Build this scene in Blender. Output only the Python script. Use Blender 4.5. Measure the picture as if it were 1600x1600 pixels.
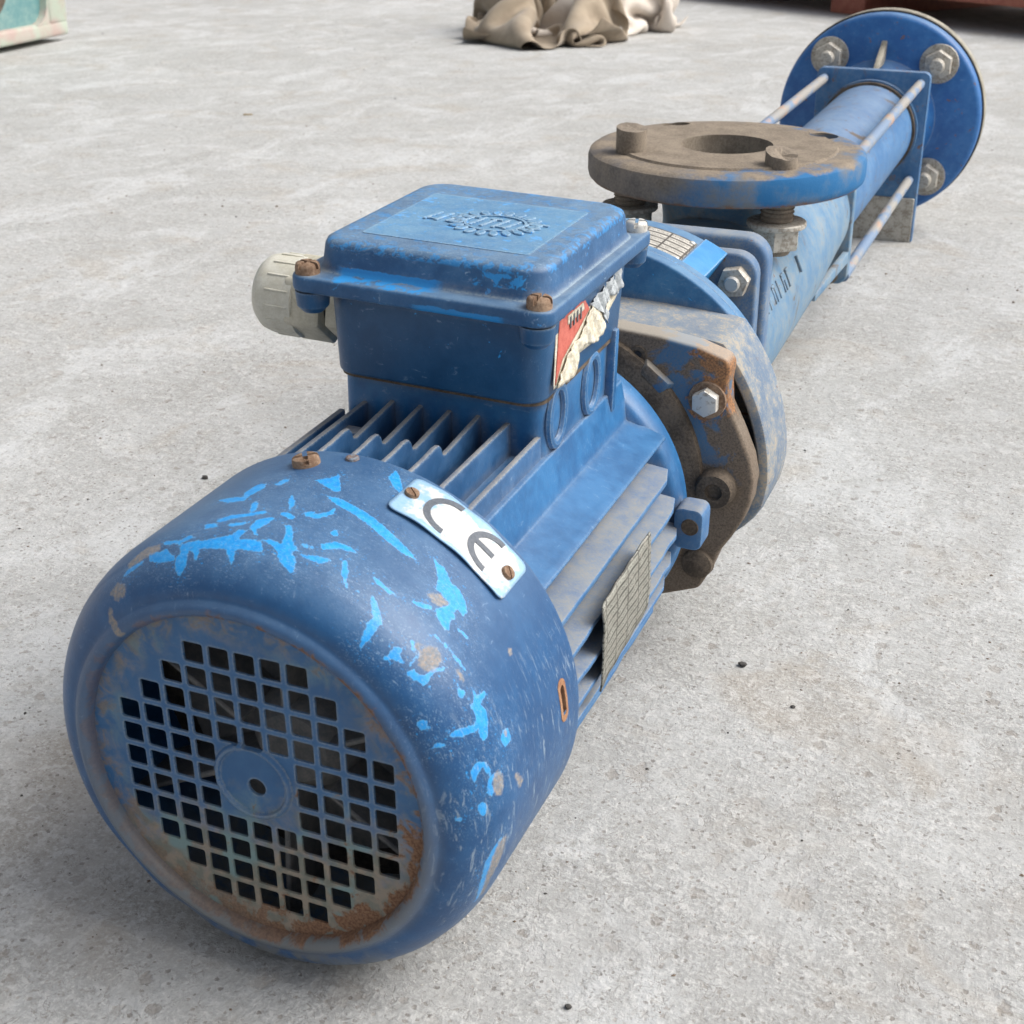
import bpy, bmesh, math, random
import numpy as np
from mathutils import Matrix, Vector

for o in list(bpy.data.objects):
    bpy.data.objects.remove(o, do_unlink=True)
scene = bpy.context.scene
COL = scene.collection
U = 0.0008                      # one drawing unit in metres
rnd = random.Random(7)
PI = math.pi

# ------------------------------------------------------------------ camera
cam_d = bpy.data.cameras.new('camera')
cam = bpy.data.objects.new('camera', cam_d)
COL.objects.link(cam)
right = Vector((0.923738, 0.383020, 0.002115))
up = Vector((-0.163294, 0.388812, 0.906731))
fwd = Vector((-0.346474, 0.837927, -0.421705))
mw = Matrix(((right.x, up.x, -fwd.x), (right.y, up.y, -fwd.y), (right.z, up.z, -fwd.z))).to_4x4()
mw.translation = Vector((0.187032, -0.268184, 0.301403))
cam.matrix_world = mw
cam_d.sensor_width = 36.0
cam_d.lens = 36.0 * 2186.4 / 1600.0
cam_d.clip_start = 0.01
cam_d.clip_end = 200.0
cam_d.dof.use_dof = True
cam_d.dof.focus_distance = 0.52
cam_d.dof.aperture_fstop = 40.0
scene.camera = cam

# ------------------------------------------------------------------ light
SUN_EL, SUN_AZ = math.radians(48), math.radians(68)      # azimuth from +Y towards +X
world = bpy.data.worlds.new('World')
scene.world = world
world.use_nodes = True
wn, wl = world.node_tree.nodes, world.node_tree.links
bg = wn['Background']
sky = wn.new('ShaderNodeTexSky')
sky.sky_type = 'NISHITA'
sky.sun_disc = False
sky.sun_elevation = SUN_EL
sky.sun_rotation = SUN_AZ
sky.dust_density = 6.0
sky.ozone_density = 1.0
hsv = wn.new('ShaderNodeHueSaturation')
hsv.inputs['Saturation'].default_value = 0.40
wl.new(sky.outputs[0], hsv.inputs['Color'])
wl.new(hsv.outputs[0], bg.inputs['Color'])
bg.inputs['Strength'].default_value = 0.12
sun_d = bpy.data.lights.new('sun', 'SUN')
sun_d.energy = 2.0
sun_d.angle = math.radians(46)
sun_d.color = (1.0, 0.985, 0.955)
sun = bpy.data.objects.new('sun', sun_d)
COL.objects.link(sun)
sdir = Vector((math.sin(SUN_AZ) * math.cos(SUN_EL), math.cos(SUN_AZ) * math.cos(SUN_EL), math.sin(SUN_EL)))
sun.rotation_euler = sdir.to_track_quat('Z', 'Y').to_euler()
scene.view_settings.view_transform = 'Standard'
scene.view_settings.look = 'None'
scene.view_settings.gamma = 1.0
scene.view_settings.exposure = 0.47
scene.view_settings.use_curve_mapping = False

# ------------------------------------------------------------------ node helpers
class NB:
    def __init__(s, name):
        s.m = bpy.data.materials.new(name)
        s.m.use_nodes = True
        s.t = s.m.node_tree
        s.N, s.L = s.t.nodes, s.t.links
        s.p = s.N['Principled BSDF']
        s._o = None
    def put(s, sock, v):
        if hasattr(v, 'is_linked') or isinstance(v, bpy.types.NodeSocket):
            s.L.new(v, sock)
        elif isinstance(v, (tuple, list)):
            sock.default_value = (*v, 1.0) if len(v) == 3 and len(sock.default_value) == 4 else v
        else:
            sock.default_value = v
    def obj(s, scale=(1, 1, 1), off=(0, 0, 0)):
        if s._o is None:
            tc = s.N.new('ShaderNodeTexCoord')
            vm = s.N.new('ShaderNodeVectorMath'); vm.operation = 'SCALE'
            s.L.new(tc.outputs['Object'], vm.inputs[0]); vm.inputs[3].default_value = 1.0 / U
            s._o = vm.outputs[0]
        if scale == (1, 1, 1) and off == (0, 0, 0):
            return s._o
        mp = s.N.new('ShaderNodeMapping')
        s.L.new(s._o, mp.inputs[0])
        mp.inputs['Scale'].default_value = scale
        mp.inputs['Location'].default_value = off
        return mp.outputs[0]
    def noise(s, vec, scale, detail=4, rough=0.55, dist=0.0):
        n = s.N.new('ShaderNodeTexNoise')
        s.L.new(vec, n.inputs['Vector'])
        n.inputs['Scale'].default_value = scale
        n.inputs['Detail'].default_value = detail
        n.inputs['Roughness'].default_value = rough
        n.inputs['Distortion'].default_value = dist
        return n.outputs[0]
    def vor(s, vec, scale, feature='F1', out=0, rand=1.0):
        n = s.N.new('ShaderNodeTexVoronoi')
        n.feature = feature
        s.L.new(vec, n.inputs['Vector'])
        n.inputs['Scale'].default_value = scale
        n.inputs['Randomness'].default_value = rand
        return n.outputs[out]
    def step(s, f, lo, hi, a=0.0, b=1.0):
        n = s.N.new('ShaderNodeMapRange')
        n.interpolation_type = 'SMOOTHSTEP'
        s.put(n.inputs[0], f)
        n.inputs[1].default_value = lo; n.inputs[2].default_value = hi
        n.inputs[3].default_value = a; n.inputs[4].default_value = b
        return n.outputs[0]
    def math(s, op, a, b=0.0, clamp=False):
        n = s.N.new('ShaderNodeMath'); n.operation = op; n.use_clamp = clamp
        s.put(n.inputs[0], a); s.put(n.inputs[1], b)
        return n.outputs[0]
    def mul(s, a, b): return s.math('MULTIPLY', a, b)
    def add(s, a, b, clamp=False): return s.math('ADD', a, b, clamp)
    def mx(s, a, b): return s.math('MAXIMUM', a, b)
    def inv(s, a): return s.math('SUBTRACT', 1.0, a)
    def mix(s, f, a, b, mode='MIX'):
        n = s.N.new('ShaderNodeMix'); n.data_type = 'RGBA'; n.blend_type = mode
        s.put(n.inputs[0], f); s.put(n.inputs[6], a); s.put(n.inputs[7], b)
        return n.outputs[2]
    def sep(s, v):
        n = s.N.new('ShaderNodeSeparateXYZ'); s.L.new(v, n.inputs[0]); return n.outputs
    def attr(s, name):
        n = s.N.new('ShaderNodeAttribute'); n.attribute_name = name; return n.outputs['Fac']
    def nrm(s):
        n = s.N.new('ShaderNodeNewGeometry'); return n.outputs['Normal']
    def rand(s):
        n = s.N.new('ShaderNodeObjectInfo'); return n.outputs['Random']
    def edge(s, radius, lo=0.01, hi=0.12):
        b = s.N.new('ShaderNodeBevel'); b.samples = 4; b.inputs[0].default_value = radius * U
        d = s.N.new('ShaderNodeVectorMath'); d.operation = 'DOT_PRODUCT'
        s.L.new(b.outputs[0], d.inputs[0]); s.L.new(s.nrm(), d.inputs[1])
        return s.step(s.math('SUBTRACT', 1.0, d.outputs['Value']), lo, hi)
    def cavity(s, dist):
        n = s.N.new('ShaderNodeAmbientOcclusion'); n.samples = 3; n.only_local = False
        n.inputs['Distance'].default_value = dist * U
        return s.math('SUBTRACT', 1.0, n.outputs['AO'])
    def bump(s, h, strength=0.3, dist=1.0, prev=None):
        n = s.N.new('ShaderNodeBump')
        n.inputs['Strength'].default_value = strength
        n.inputs['Distance'].default_value = dist * U
        s.L.new(h, n.inputs['Height'])
        if prev is not None: s.L.new(prev, n.inputs['Normal'])
        return n.outputs[0]
    def out(s, color, rough=0.5, metal=0.0, normal=None, spec=0.5, coat=0.0):
        s.put(s.p.inputs['Base Color'], color)
        s.put(s.p.inputs['Roughness'], rough)
        s.put(s.p.inputs['Metallic'], metal)
        s.put(s.p.inputs['Specular IOR Level'], spec)
        if coat: s.p.inputs['Coat Weight'].default_value = coat; s.p.inputs['Coat Roughness'].default_value = 0.25
        if normal is not None: s.L.new(normal, s.p.inputs['Normal'])
        return s.m

DUST = (0.39, 0.365, 0.315)
DIRT = (0.105, 0.078, 0.055)
RUST = (0.125, 0.064, 0.038)
RUST2 = (0.245, 0.135, 0.076)
CYAN = (0.012, 0.27, 0.66)

FILM = (0.225, 0.305, 0.355)
GREYDUST = (0.30, 0.285, 0.255)

def paint(name, c1, c2, dust=0.5, dustcol=FILM, side_dust=0.25, rust=0.0, wear=0.5, chips=0.0, rough=0.42, dirt=0.0, extra=None, chipcol=CYAN, scuff=1.0, wearcol=None, corner=0.00):
    c1 = (c1[0] * 0.66, c1[1] * 1.08, c1[2] * 0.96); c2 = (c2[0] * 0.66, c2[1] * 1.08, c2[2] * 0.96)
    b = NB(name)
    v = b.obj()
    big = b.noise(v, 0.035, 3, 0.55)
    mid = b.noise(v, 0.16, 5, 0.6)
    fine = b.noise(v, 0.9, 5, 0.65)
    col = b.mix(b.step(b.add(b.mul(big, 0.6), b.mul(mid, 0.4)), 0.36, 0.64), c1, c2)
    # fine scuffs and scratches
    sc = b.noise(b.obj((0.25, 1.3, 0.6), (3, 1, 7)), 0.55, 5, 0.7, 1.2)
    sc2 = b.noise(b.obj((1.4, 0.3, 0.5), (1, 9, 2)), 0.7, 5, 0.7, 0.8)
    scm = b.mul(b.mx(b.step(sc, 0.60, 0.70), b.step(sc2, 0.62, 0.71)), b.step(mid, 0.42, 0.6))
    col = b.mix(b.mul(scm, 0.42 * scuff), col, (0.30, 0.42, 0.56))
    # chips that bare the brighter older coat
    if chips > 0:
        w = b.noise(b.obj((1, 1, 1), (11, 5, 3)), 0.11, 6, 0.62, 0.9)
        cm = b.step(w, 0.70 - 0.16 * chips, 0.705 - 0.16 * chips)
        col = b.mix(cm, col, chipcol)
    # worn edges
    ed = b.mul(b.edge(1.6, 0.004, 0.10), b.step(fine, 0.34, 0.56))
    wc = wearcol or (0.42, 0.50, 0.56)
    col = b.mix(b.mul(ed, wear), col, wc)
    # dust settled on what faces up, and a thin film elsewhere
    nz = b.sep(b.nrm())[2]
    dn = b.add(b.add(b.mul(mid, 0.40), b.mul(big, 0.30)), b.mul(fine, 0.42))
    du = b.mul(b.step(nz, 0.25, 0.95), b.step(dn, 0.34, 0.76, 0.35, 1.0))
    ds = b.mul(b.step(dn, 0.46, 0.74, 0.25, 1.0), side_dust)
    dm = b.mx(b.mul(du, dust), ds)
    col = b.mix(dm, col, dustcol)
    rg = b.add(b.mul(dm, 0.4), b.add(rough - 0.06, b.mul(fine, 0.14)))
    if corner > 0:      # caked beige dust packed into inside corners
        ck = b.mul(b.step(b.add(b.cavity(5.0), b.mul(b.math('SUBTRACT', dn, 0.55), 0.8)), 0.20, 0.46), corner)
        col = b.mix(ck, col, b.mix(fine, (0.235, 0.20, 0.155), (0.36, 0.315, 0.25)))
        rg = b.mx(rg, b.mul(ck, 0.9))
    if dirt > 0:
        dd = b.noise(b.obj((1, 1, 1), (2, 17, 5)), 0.045, 6, 0.62, 0.6)
        dmk = b.step(dd, 0.60 - 0.22 * dirt, 0.74 - 0.22 * dirt)
        col = b.mix(b.mul(dmk, 0.92), col, b.mix(fine, DIRT, (0.17, 0.135, 0.10)))
        rg = b.mx(rg, b.mul(dmk, 0.9))
    if rust > 0:
        rn = b.noise(b.obj((1, 1, 1), (8, 2, 23)), 0.13, 7, 0.68, 0.7)
        rm = b.step(rn, 0.70 - 0.2 * rust, 0.75 - 0.2 * rust)
        re = b.mul(b.edge(2.5, 0.01, 0.15), b.step(rn, 0.50, 0.60))
        rm = b.mx(rm, b.mul(re, min(1.0, rust * 1.6)))
        col = b.mix(rm, col, b.mix(b.step(fine, 0.35, 0.65), RUST, RUST2))
        rg = b.mx(rg, b.mul(rm, 0.9))
    if extra:
        col, rg = extra(b, col, rg, dict(big=big, mid=mid, fine=fine))
    h = b.add(b.mul(fine, 0.6), b.mul(mid, 0.8))
    if getattr(b, 'relief', None) is not None: h = b.math('SUBTRACT', h, b.relief)
    nn = b.bump(h, 0.22, 0.8)
    return b.out(col, rg, 0.0, nn, 0.45)

NAVY1, NAVY2 = (0.014, 0.047, 0.165), (0.020, 0.070, 0.225)

def cowl_extra(b, col, rg, k):
    v = b.obj()
    jag = b.noise(v, 0.8, 4, 0.6)
    jag2 = b.noise(v, 3.0, 3, 0.6)
    j = b.add(b.mul(b.math('SUBTRACT', jag, 0.5), 1.8), b.mul(b.math('SUBTRACT', jag2, 0.5), 0.8))
    chip = b.add(b.attr('chip'), j)
    rim = b.step(b.math('ABSOLUTE', b.math('SUBTRACT', chip, -0.05)), 0.02, 0.24, 1.0, 0.0)
    inside = b.step(chip, -0.06, 0.10, 1.0, 0.0)
    tone = b.mix(b.step(b.noise(v, 0.5, 3), 0.35, 0.65), (0.006, 0.235, 0.62), (0.018, 0.30, 0.70))
    tone = b.mix(b.mul(b.step(k['fine'], 0.52, 0.72), 0.5), tone, (0.10, 0.34, 0.58))
    speck = b.step(b.add(b.noise(b.obj((1, 1.6, 1), (2, 2, 2)), 0.75, 4, 0.62, 0.8), b.mul(b.step(b.attr('chip'), 0.5, 8.0, 1.0, 0.0), 0.10)), 0.715, 0.73)
    speck = b.mul(speck, b.step(b.attr('chip'), 6.0, 14.0, 1.0, 0.0))
    inside = b.mx(inside, b.mul(speck, 0.8))
    b.relief = b.mul(inside, 1.1)
    col = b.mix(inside, col, tone)
    col = b.mix(b.mul(rim, 0.28), col, (0.26, 0.50, 0.68))
    bare = b.add(b.attr('bare'), b.mul(j, 1.6))
    bm = b.step(bare, -0.4, 0.7, 1.0, 0.0)
    bcol = b.mix(b.step(k['fine'], 0.42, 0.6), (0.20, 0.21, 0.22), (0.36, 0.29, 0.22))
    col = b.mix(b.mul(bm, 0.8), col, bcol)
    # short handling scratches round the chipped band
    sc = b.noise(b.obj((0.6, 2.0, 0.6), (0, 0, 0)), 0.9, 4, 0.7, 2.0)
    near = b.step(b.attr('chip'), 1.0, 12.0, 1.0, 0.0)
    col = b.mix(b.mul(b.mul(b.step(sc, 0.56, 0.66), near), 0.62), col, (0.33, 0.45, 0.57))
    # rust and grime round the edge of the grille recess, more of it low down
    x, y, z = b.sep(v)
    r = b.math('SQRT', b.add(b.math('POWER', b.add(x, 1.5), 2.0), b.math('POWER', b.add(z, -2.0), 2.0)))
    rn = b.noise(v, 0.11, 6, 0.68, 0.5)
    lowz = b.step(z, -70.0, 60.0, 1.0, 0.0)
    rr = b.step(b.add(r, b.mul(b.math('SUBTRACT', rn, 0.5), -16.0)), 66.2, 68.6, 1.0, 0.0)
    rr = b.mul(rr, b.step(b.add(rn, b.mul(lowz, 0.16)), 0.46, 0.56))
    rr = b.mul(rr, b.step(x, -62.0, 35.0, 0.30, 1.0))
    stk_ = b.noise(b.obj((0.25, 1.6, 0.22), (9, 2, 4)), 0.5, 4, 0.65, 0.8)
    stm = b.mul(b.mul(b.step(stk_, 0.57, 0.66), b.step(x, 60.0, 80.0)), b.step(z, 45.0, 15.0, 0.0, 1.0) if False else b.step(z, 20.0, 55.0, 1.0, 0.0))
    col = b.mix(b.mul(stm, 0.55), col, (0.36, 0.44, 0.50))
    gr = b.mul(b.step(r, 67.5, 76.0, 1.0, 0.0), b.add(b.mul(lowz, 0.55), 0.15))
    low = b.mul(b.step(z, -84.0, -44.0, 1.0, 0.0), b.step(rn, 0.32, 0.58))
    col = b.mix(b.mx(gr, b.mul(low, 0.75)), col, (0.20, 0.19, 0.145))
    col = b.mix(rr, col, b.mix(b.step(k['fine'], 0.38, 0.62), RUST, (0.215, 0.118, 0.066)))
    rg = b.mx(rg, b.mx(b.mul(rr, 0.9), b.mx(b.mul(bm, 0.75), b.mul(low, 0.7))))
    return col, rg
M_COWL = paint('cowl_blue_paint', (0.012, 0.058, 0.185), (0.016, 0.078, 0.235), dust=0.27, side_dust=0.03, wear=0.12, rough=0.36, extra=cowl_extra, scuff=0.9)

def grille_extra(b, col, rg, k):
    v = b.obj()
    x, y, z = b.sep(v)
    r = b.math('SQRT', b.add(b.math('POWER', b.add(x, 1.5), 2.0), b.math('POWER', b.add(z, -2.0), 2.0)))
    rn = b.noise(v, 0.10, 6, 0.66, 0.5)
    lowz = b.step(b.add(z, b.mul(x, -0.15)), -66.0, 30.0, 1.0, 0.0)
    g = b.step(b.add(b.mul(lowz, 0.75), b.mul(rn, 0.75)), 0.52, 0.92)
    edge_g = b.step(r, 48.0, 66.0)
    g = b.mx(b.mul(g, 0.92), b.mul(edge_g, b.step(rn, 0.40, 0.62, 0.0, 0.75)))
    gcol = b.mix(b.step(k['mid'], 0.4, 0.6), (0.17, 0.17, 0.13), (0.27, 0.22, 0.16))
    gcol = b.mix(b.step(b.noise(v, 0.05, 2), 0.52, 0.62), gcol, (0.17, 0.25, 0.24))
    col = b.mix(g, col, gcol)
    ru = b.step(b.add(b.add(b.mul(rn, 1.0), b.mul(b.step(r, 52.0, 66.0), 0.20)), b.mul(lowz, 0.10)), 0.66, 0.74)
    ru = b.mul(ru, b.mul(b.step(z, -10.0, 44.0, 1.0, 0.45), b.step(x, -60.0, 25.0, 0.35, 1.0)))
    col = b.mix(ru, col, b.mix(b.step(k['fine'], 0.4, 0.6), RUST, (0.235, 0.130, 0.074)))
    return col, b.mx(rg, b.mx(b.mul(g, 0.85), b.mul(ru, 0.9)))
M_GRILLE = paint('grille_blue_paint', (0.018, 0.080, 0.235), (0.022, 0.095, 0.27), dust=0.2, side_dust=0.08, wear=0.75, rust=0.0, extra=grille_extra, scuff=0.15, wearcol=(0.25, 0.29, 0.32))
M_MOTOR = paint('motor_blue_paint', (0.014, 0.080, 0.24), (0.024, 0.125, 0.345), dust=0.16, side_dust=0.06, wear=0.5, rough=0.38, scuff=0.8, corner=0.34)
M_FIN = paint('fin_blue_paint', (0.014, 0.064, 0.19), (0.024, 0.10, 0.28), dust=0.85, side_dust=0.12, wear=0.85, rough=0.48, scuff=0.7, wearcol=(0.30, 0.38, 0.46), corner=0.31, dustcol=(0.33, 0.30, 0.245))
M_SIDEFIN = paint('side_fin_dusty_paint', (0.026, 0.105, 0.30), (0.042, 0.145, 0.37), dust=0.94, side_dust=0.30, wear=0.85, rough=0.6, scuff=0.9, wearcol=(0.14, 0.30, 0.55), dustcol=(0.285, 0.27, 0.235), corner=0.25)
M_BOX = paint('terminal_box_blue_paint', (0.009, 0.056, 0.165), (0.013, 0.072, 0.205), dust=0.36, side_dust=0.05, wear=0.45, chips=0.12, rough=0.36, scuff=0.9, wearcol=(0.26, 0.36, 0.45), corner=0.37)
def lid_extra(b, col, rg, k):
    v = b.obj()
    x, y, z = b.sep(v)
    n = b.noise(v, 0.16, 5, 0.65, 0.5)
    def band(c, lo, hi, soft, amp):
        cc = b.add(c, b.mul(b.math('SUBTRACT', n, 0.5), amp))
        return b.mul(b.step(cc, lo, lo + soft), b.step(cc, hi - soft, hi, 1.0, 0.0))
    zr = b.add(z, b.mul(x, 0.0297))           # the lid leans a little
    m1 = b.mul(b.mul(band(zr, 139.9, 143.2, 0.4, 3.0), band(x, -36.0, 14.0, 8.0, 10.0)), b.step(y, 141.0, 143.0, 1.0, 0.0))
    m2 = b.mul(b.mul(band(zr, 133.4, 136.6, 0.4, 3.0), band(x, 2.0, 44.0, 6.0, 12.0)), b.step(y, 131.0, 133.0, 1.0, 0.0))
    m3 = b.mul(b.mul(band(zr, 144.0, 150.0, 0.5, 8.0), band(x, 22.0, 50.0, 3.0, 20.0)), b.mul(b.step(y, 141.0, 143.0, 1.0, 0.0), b.step(n, 0.50, 0.53)))
    m4 = b.mul(b.mul(band(zr, 149.0, 153.2, 1.0, 2.0), b.step(b.noise(v, 0.22, 4, 0.65, 0.6), 0.50, 0.54)), 0.7)
    m = b.mx(b.mx(m1, m2), b.mx(m3, m4))
    col = b.mix(m, col, b.mix(k['fine'], (0.012, 0.19, 0.50), (0.03, 0.26, 0.58)))
    # a net of fine pale hairline scratches on the top
    top = b.step(z, 148.5, 151.0)
    w1 = b.noise(b.obj((0.5, 1.2, 1), (5, 5, 0)), 0.45, 4, 0.6, 2.2)
    hair = b.step(b.math('ABSOLUTE', b.math('SUBTRACT', w1, 0.5)), 0.0, 0.018, 1.0, 0.0)
    col = b.mix(b.mul(b.mul(hair, top), 0.55), col, (0.36, 0.47, 0.55))
    return col, rg
M_LID = paint('terminal_lid_blue_paint', (0.013, 0.060, 0.18), (0.020, 0.088, 0.25), dust=0.52, side_dust=0.12, wear=0.62, chips=0.30, rough=0.42, scuff=1.9, chipcol=(0.02, 0.21, 0.52), wearcol=(0.34, 0.43, 0.50), corner=0.46, extra=lid_extra)
M_PANEL = paint('lid_panel_worn_paint', (0.026, 0.125, 0.32), (0.045, 0.185, 0.42), dust=0.50, side_dust=0.12, wear=0.7, chips=0.62, rough=0.5, scuff=2.0, wearcol=(0.45, 0.56, 0.63), extra=lid_extra)
M_BELL = paint('housing_blue_paint', (0.018, 0.100, 0.285), (0.034, 0.155, 0.39), dust=0.55, side_dust=0.20, wear=0.55, rust=0.16, chips=0.15, rough=0.5, corner=0.37)
M_RING = paint('housing_ring_dusty_paint', (0.030, 0.105, 0.26), (0.06, 0.16, 0.34), dust=0.82, side_dust=1.25, wear=0.7, rust=0.28, rough=0.7, dustcol=(0.36, 0.325, 0.27), wearcol=(0.45, 0.42, 0.37))
M_PLATE = paint('clamp_plate_dusty_paint', (0.022, 0.105, 0.29), (0.04, 0.15, 0.36), dust=0.85, side_dust=0.85, wear=0.7, rust=0.24, rough=0.6, dustcol=GREYDUST, wearcol=(0.42, 0.42, 0.40), corner=0.43)
M_BOSS = paint('fresh_blue_paint', (0.02, 0.19, 0.52), (0.03, 0.23, 0.58), dust=0.22, side_dust=0.08, wear=0.6, rough=0.35, wearcol=(0.7, 0.75, 0.78))
M_CASE = paint('casing_blue_paint', (0.045, 0.155, 0.355), (0.08, 0.22, 0.44), dust=0.70, side_dust=0.80, wear=0.3, rust=0.16, rough=0.55, dustcol=GREYDUST, dirt=0.12, corner=0.37)
M_TUBE = paint('tube_blue_paint', (0.020, 0.115, 0.33), (0.036, 0.165, 0.43), dust=0.55, side_dust=0.34, wear=0.3, rust=0.42, rough=0.5, dustcol=GREYDUST, dirt=0.10)
M_DISC = paint('end_flange_blue_paint', (0.010, 0.088, 0.33), (0.016, 0.125, 0.42), dust=0.5, side_dust=0.14, wear=0.7, rust=0.36, rough=0.38, wearcol=(0.55, 0.60, 0.62))

def iron_extra(b, col, rg, k):
    v = b.obj()
    x, y, z = b.sep(v)
    n = b.noise(v, 0.055, 5, 0.6, 0.4)
    blue = b.step(b.add(n, b.step(b.math('ABSOLUTE', b.add(x, -68.0)), 4.0, 30.0, 0.12, -0.10)), 0.52, 0.60)
    blue = b.mul(blue, b.step(z, -2.0, 26.0))
    gr = b.step(b.noise(v, 0.9, 4, 0.7), 0.3, 0.7)
    dirt = b.mix(gr, (0.095, 0.072, 0.053), (0.205, 0.160, 0.120))
    col = b.mix(blue, dirt, b.mix(b.mul(gr, 0.45), (0.040, 0.130, 0.255), (0.17, 0.17, 0.165)))
    ru = b.noise(b.obj((1, 1, 1), (4, 9, 1)), 0.10, 6, 0.65, 0.6)
    ax = b.math('ABSOLUTE', x)
    bd = b.math('SQRT', b.add(b.math('POWER', b.add(ax, -80.0), 2.0), b.math('POWER', b.add(z, -47.0), 2.0)))
    cd = b.math('SQRT', b.add(b.math('POWER', b.add(ax, -84.0), 2.0), b.math('POWER', b.add(z, -67.0), 2.0)))
    d1 = b.mx(b.step(bd, 7.0, 19.0, 1.0, 0.0), b.step(cd, 6.0, 24.0, 1.0, 0.0))
    rm = b.step(b.add(b.mul(ru, 0.8), b.mul(d1, 0.26)), 0.56, 0.64)
    col = b.mix(rm, col, b.mix(gr, RUST, (0.40, 0.20, 0.085)))
    nz = b.sep(b.nrm())[2]
    col = b.mix(b.mul(b.step(nz, 0.3, 0.9), 0.6), col, DUST)
    return col, b.add(b.mul(gr, 0.15), 0.75)
M_IRON = paint('dirty_iron_flange', NAVY1, NAVY2, extra=iron_extra)

def grime_iron(name, a, c, rust=0.2):
    b = NB(name)
    v = b.obj()
    n1 = b.noise(v, 0.07, 5, 0.6); n2 = b.noise(v, 0.7, 5, 0.65); n3 = b.noise(v, 0.16, 6, 0.65, 0.5)
    col = b.mix(b.step(b.add(b.mul(n1, 0.55), b.mul(n2, 0.45)), 0.38, 0.62), a, c)
    col = b.mix(b.step(n3, 0.70 - 0.2 * rust, 0.78 - 0.2 * rust), col, b.mix(n2, RUST, RUST2))
    return b.out(col, 0.85, 0.0, b.bump(b.add(n2, n1), 0.4, 0.9), 0.25)

def topflange():
    b = NB('outlet_flange_iron')
    v = b.obj()
    x, y, z = b.sep(v)
    n1 = b.noise(v, 0.05, 5, 0.6); n2 = b.noise(v, 0.6, 5, 0.65)
    brown = b.mix(b.step(b.add(b.mul(n1, 0.5), b.mul(n2, 0.5)), 0.36, 0.64), (0.150, 0.120, 0.090), (0.265, 0.218, 0.165))
    n3 = b.noise(b.obj((1, 1, 1), (30, 3, 9)), 0.03, 4, 0.55)
    blue = b.mix(b.step(n3, 0.35, 0.65), (0.020, 0.135, 0.32), (0.040, 0.19, 0.40))
    blue = b.mix(b.mul(b.step(b.add(n3, b.mul(n2, 0.15)), 0.46, 0.72), 0.85), blue, (0.19, 0.175, 0.15))
    side = b.step(b.add(z, b.mul(b.math('SUBTRACT', n1, 0.5), 14.0)), 97.2, 100.4, 1.0, 0.0)
    side = b.mul(side, b.step(b.add(x, b.mul(n1, 60.0)), 5.0, 50.0, 0.10, 1.0))
    rad = b.math('SQRT', b.add(b.math('POWER', x, 2.0), b.math('POWER', b.add(y, -611.0), 2.0)))
    side = b.mul(side, b.step(rad, 60.0, 80.0))
    col = b.mix(side, brown, blue)
    ru = b.mul(b.step(b.add(z, b.mul(b.math('SUBTRACT', n1, 0.5), 9.0)), 79.5, 82.5, 1.0, 0.0), b.step(n2, 0.3, 0.55))
    col = b.mix(ru, col, b.mix(n2, RUST, (0.25, 0.13, 0.07)))
    return b.out(col, 0.8, 0.0, b.bump(b.add(n2, n1), 0.3, 0.8), 0.3)
M_TOPFL = topflange()
M_GRIME = grime_iron('grimy_iron', (0.070, 0.055, 0.042), (0.155, 0.122, 0.092), 0.15)
M_STUD = grime_iron('weathered_stud', (0.15, 0.125, 0.10), (0.27, 0.225, 0.175), 0.1)
M_RUSTY = grime_iron('rusty_screw', (0.16, 0.095, 0.06), (0.34, 0.24, 0.165), 0.45)
M_RUSTLINER = grime_iron('rusty_slot', (0.27, 0.13, 0.07), (0.40, 0.23, 0.13), 0.1)

def steel(name, c, rough=0.45, dirt=0.4, metal=0.75):
    b = NB(name)
    v = b.obj()
    n = b.noise(v, 0.5, 5, 0.65); m = b.noise(v, 0.13, 4)
    d = b.step(b.add(b.mul(n, 0.5), b.mul(m, 0.5)), 0.62 - 0.25 * dirt, 0.70 - 0.15 * dirt)
    col = b.mix(b.mul(d, 0.8), c, (0.25, 0.21, 0.165))
    return b.out(col, b.add(rough, b.mul(d, 0.35)), b.mul(b.inv(d), metal), b.bump(n, 0.25, 0.6), 0.5)
M_ZINC = steel('zinc_steel', (0.50, 0.475, 0.42), 0.5, 0.65, 0.25)
M_STEEL = steel('bright_steel', (0.60, 0.585, 0.545), 0.42, 0.45, 0.35)
M_GREYSTEEL = steel('grey_end_plate', (0.50, 0.48, 0.43), 0.6, 0.7, 0.2)

def rod_mat():
    b = NB('tie_rod_paint')
    v = b.obj()
    n = b.noise(b.obj((2, 2, 1)), 0.014, 3, 0.55); f = b.noise(v, 0.5, 4, 0.6)
    col = b.mix(b.step(n, 0.46, 0.54), (0.16, 0.23, 0.34), (0.30, 0.285, 0.26))
    col = b.mix(b.step(b.noise(b.obj((2, 2, 1), (5, 5, 5)), 0.02, 4), 0.54, 0.62), col, (0.42, 0.27, 0.19))
    return b.out(col, 0.6, 0.0, b.bump(f, 0.2, 0.6))
M_ROD = rod_mat()

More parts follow.
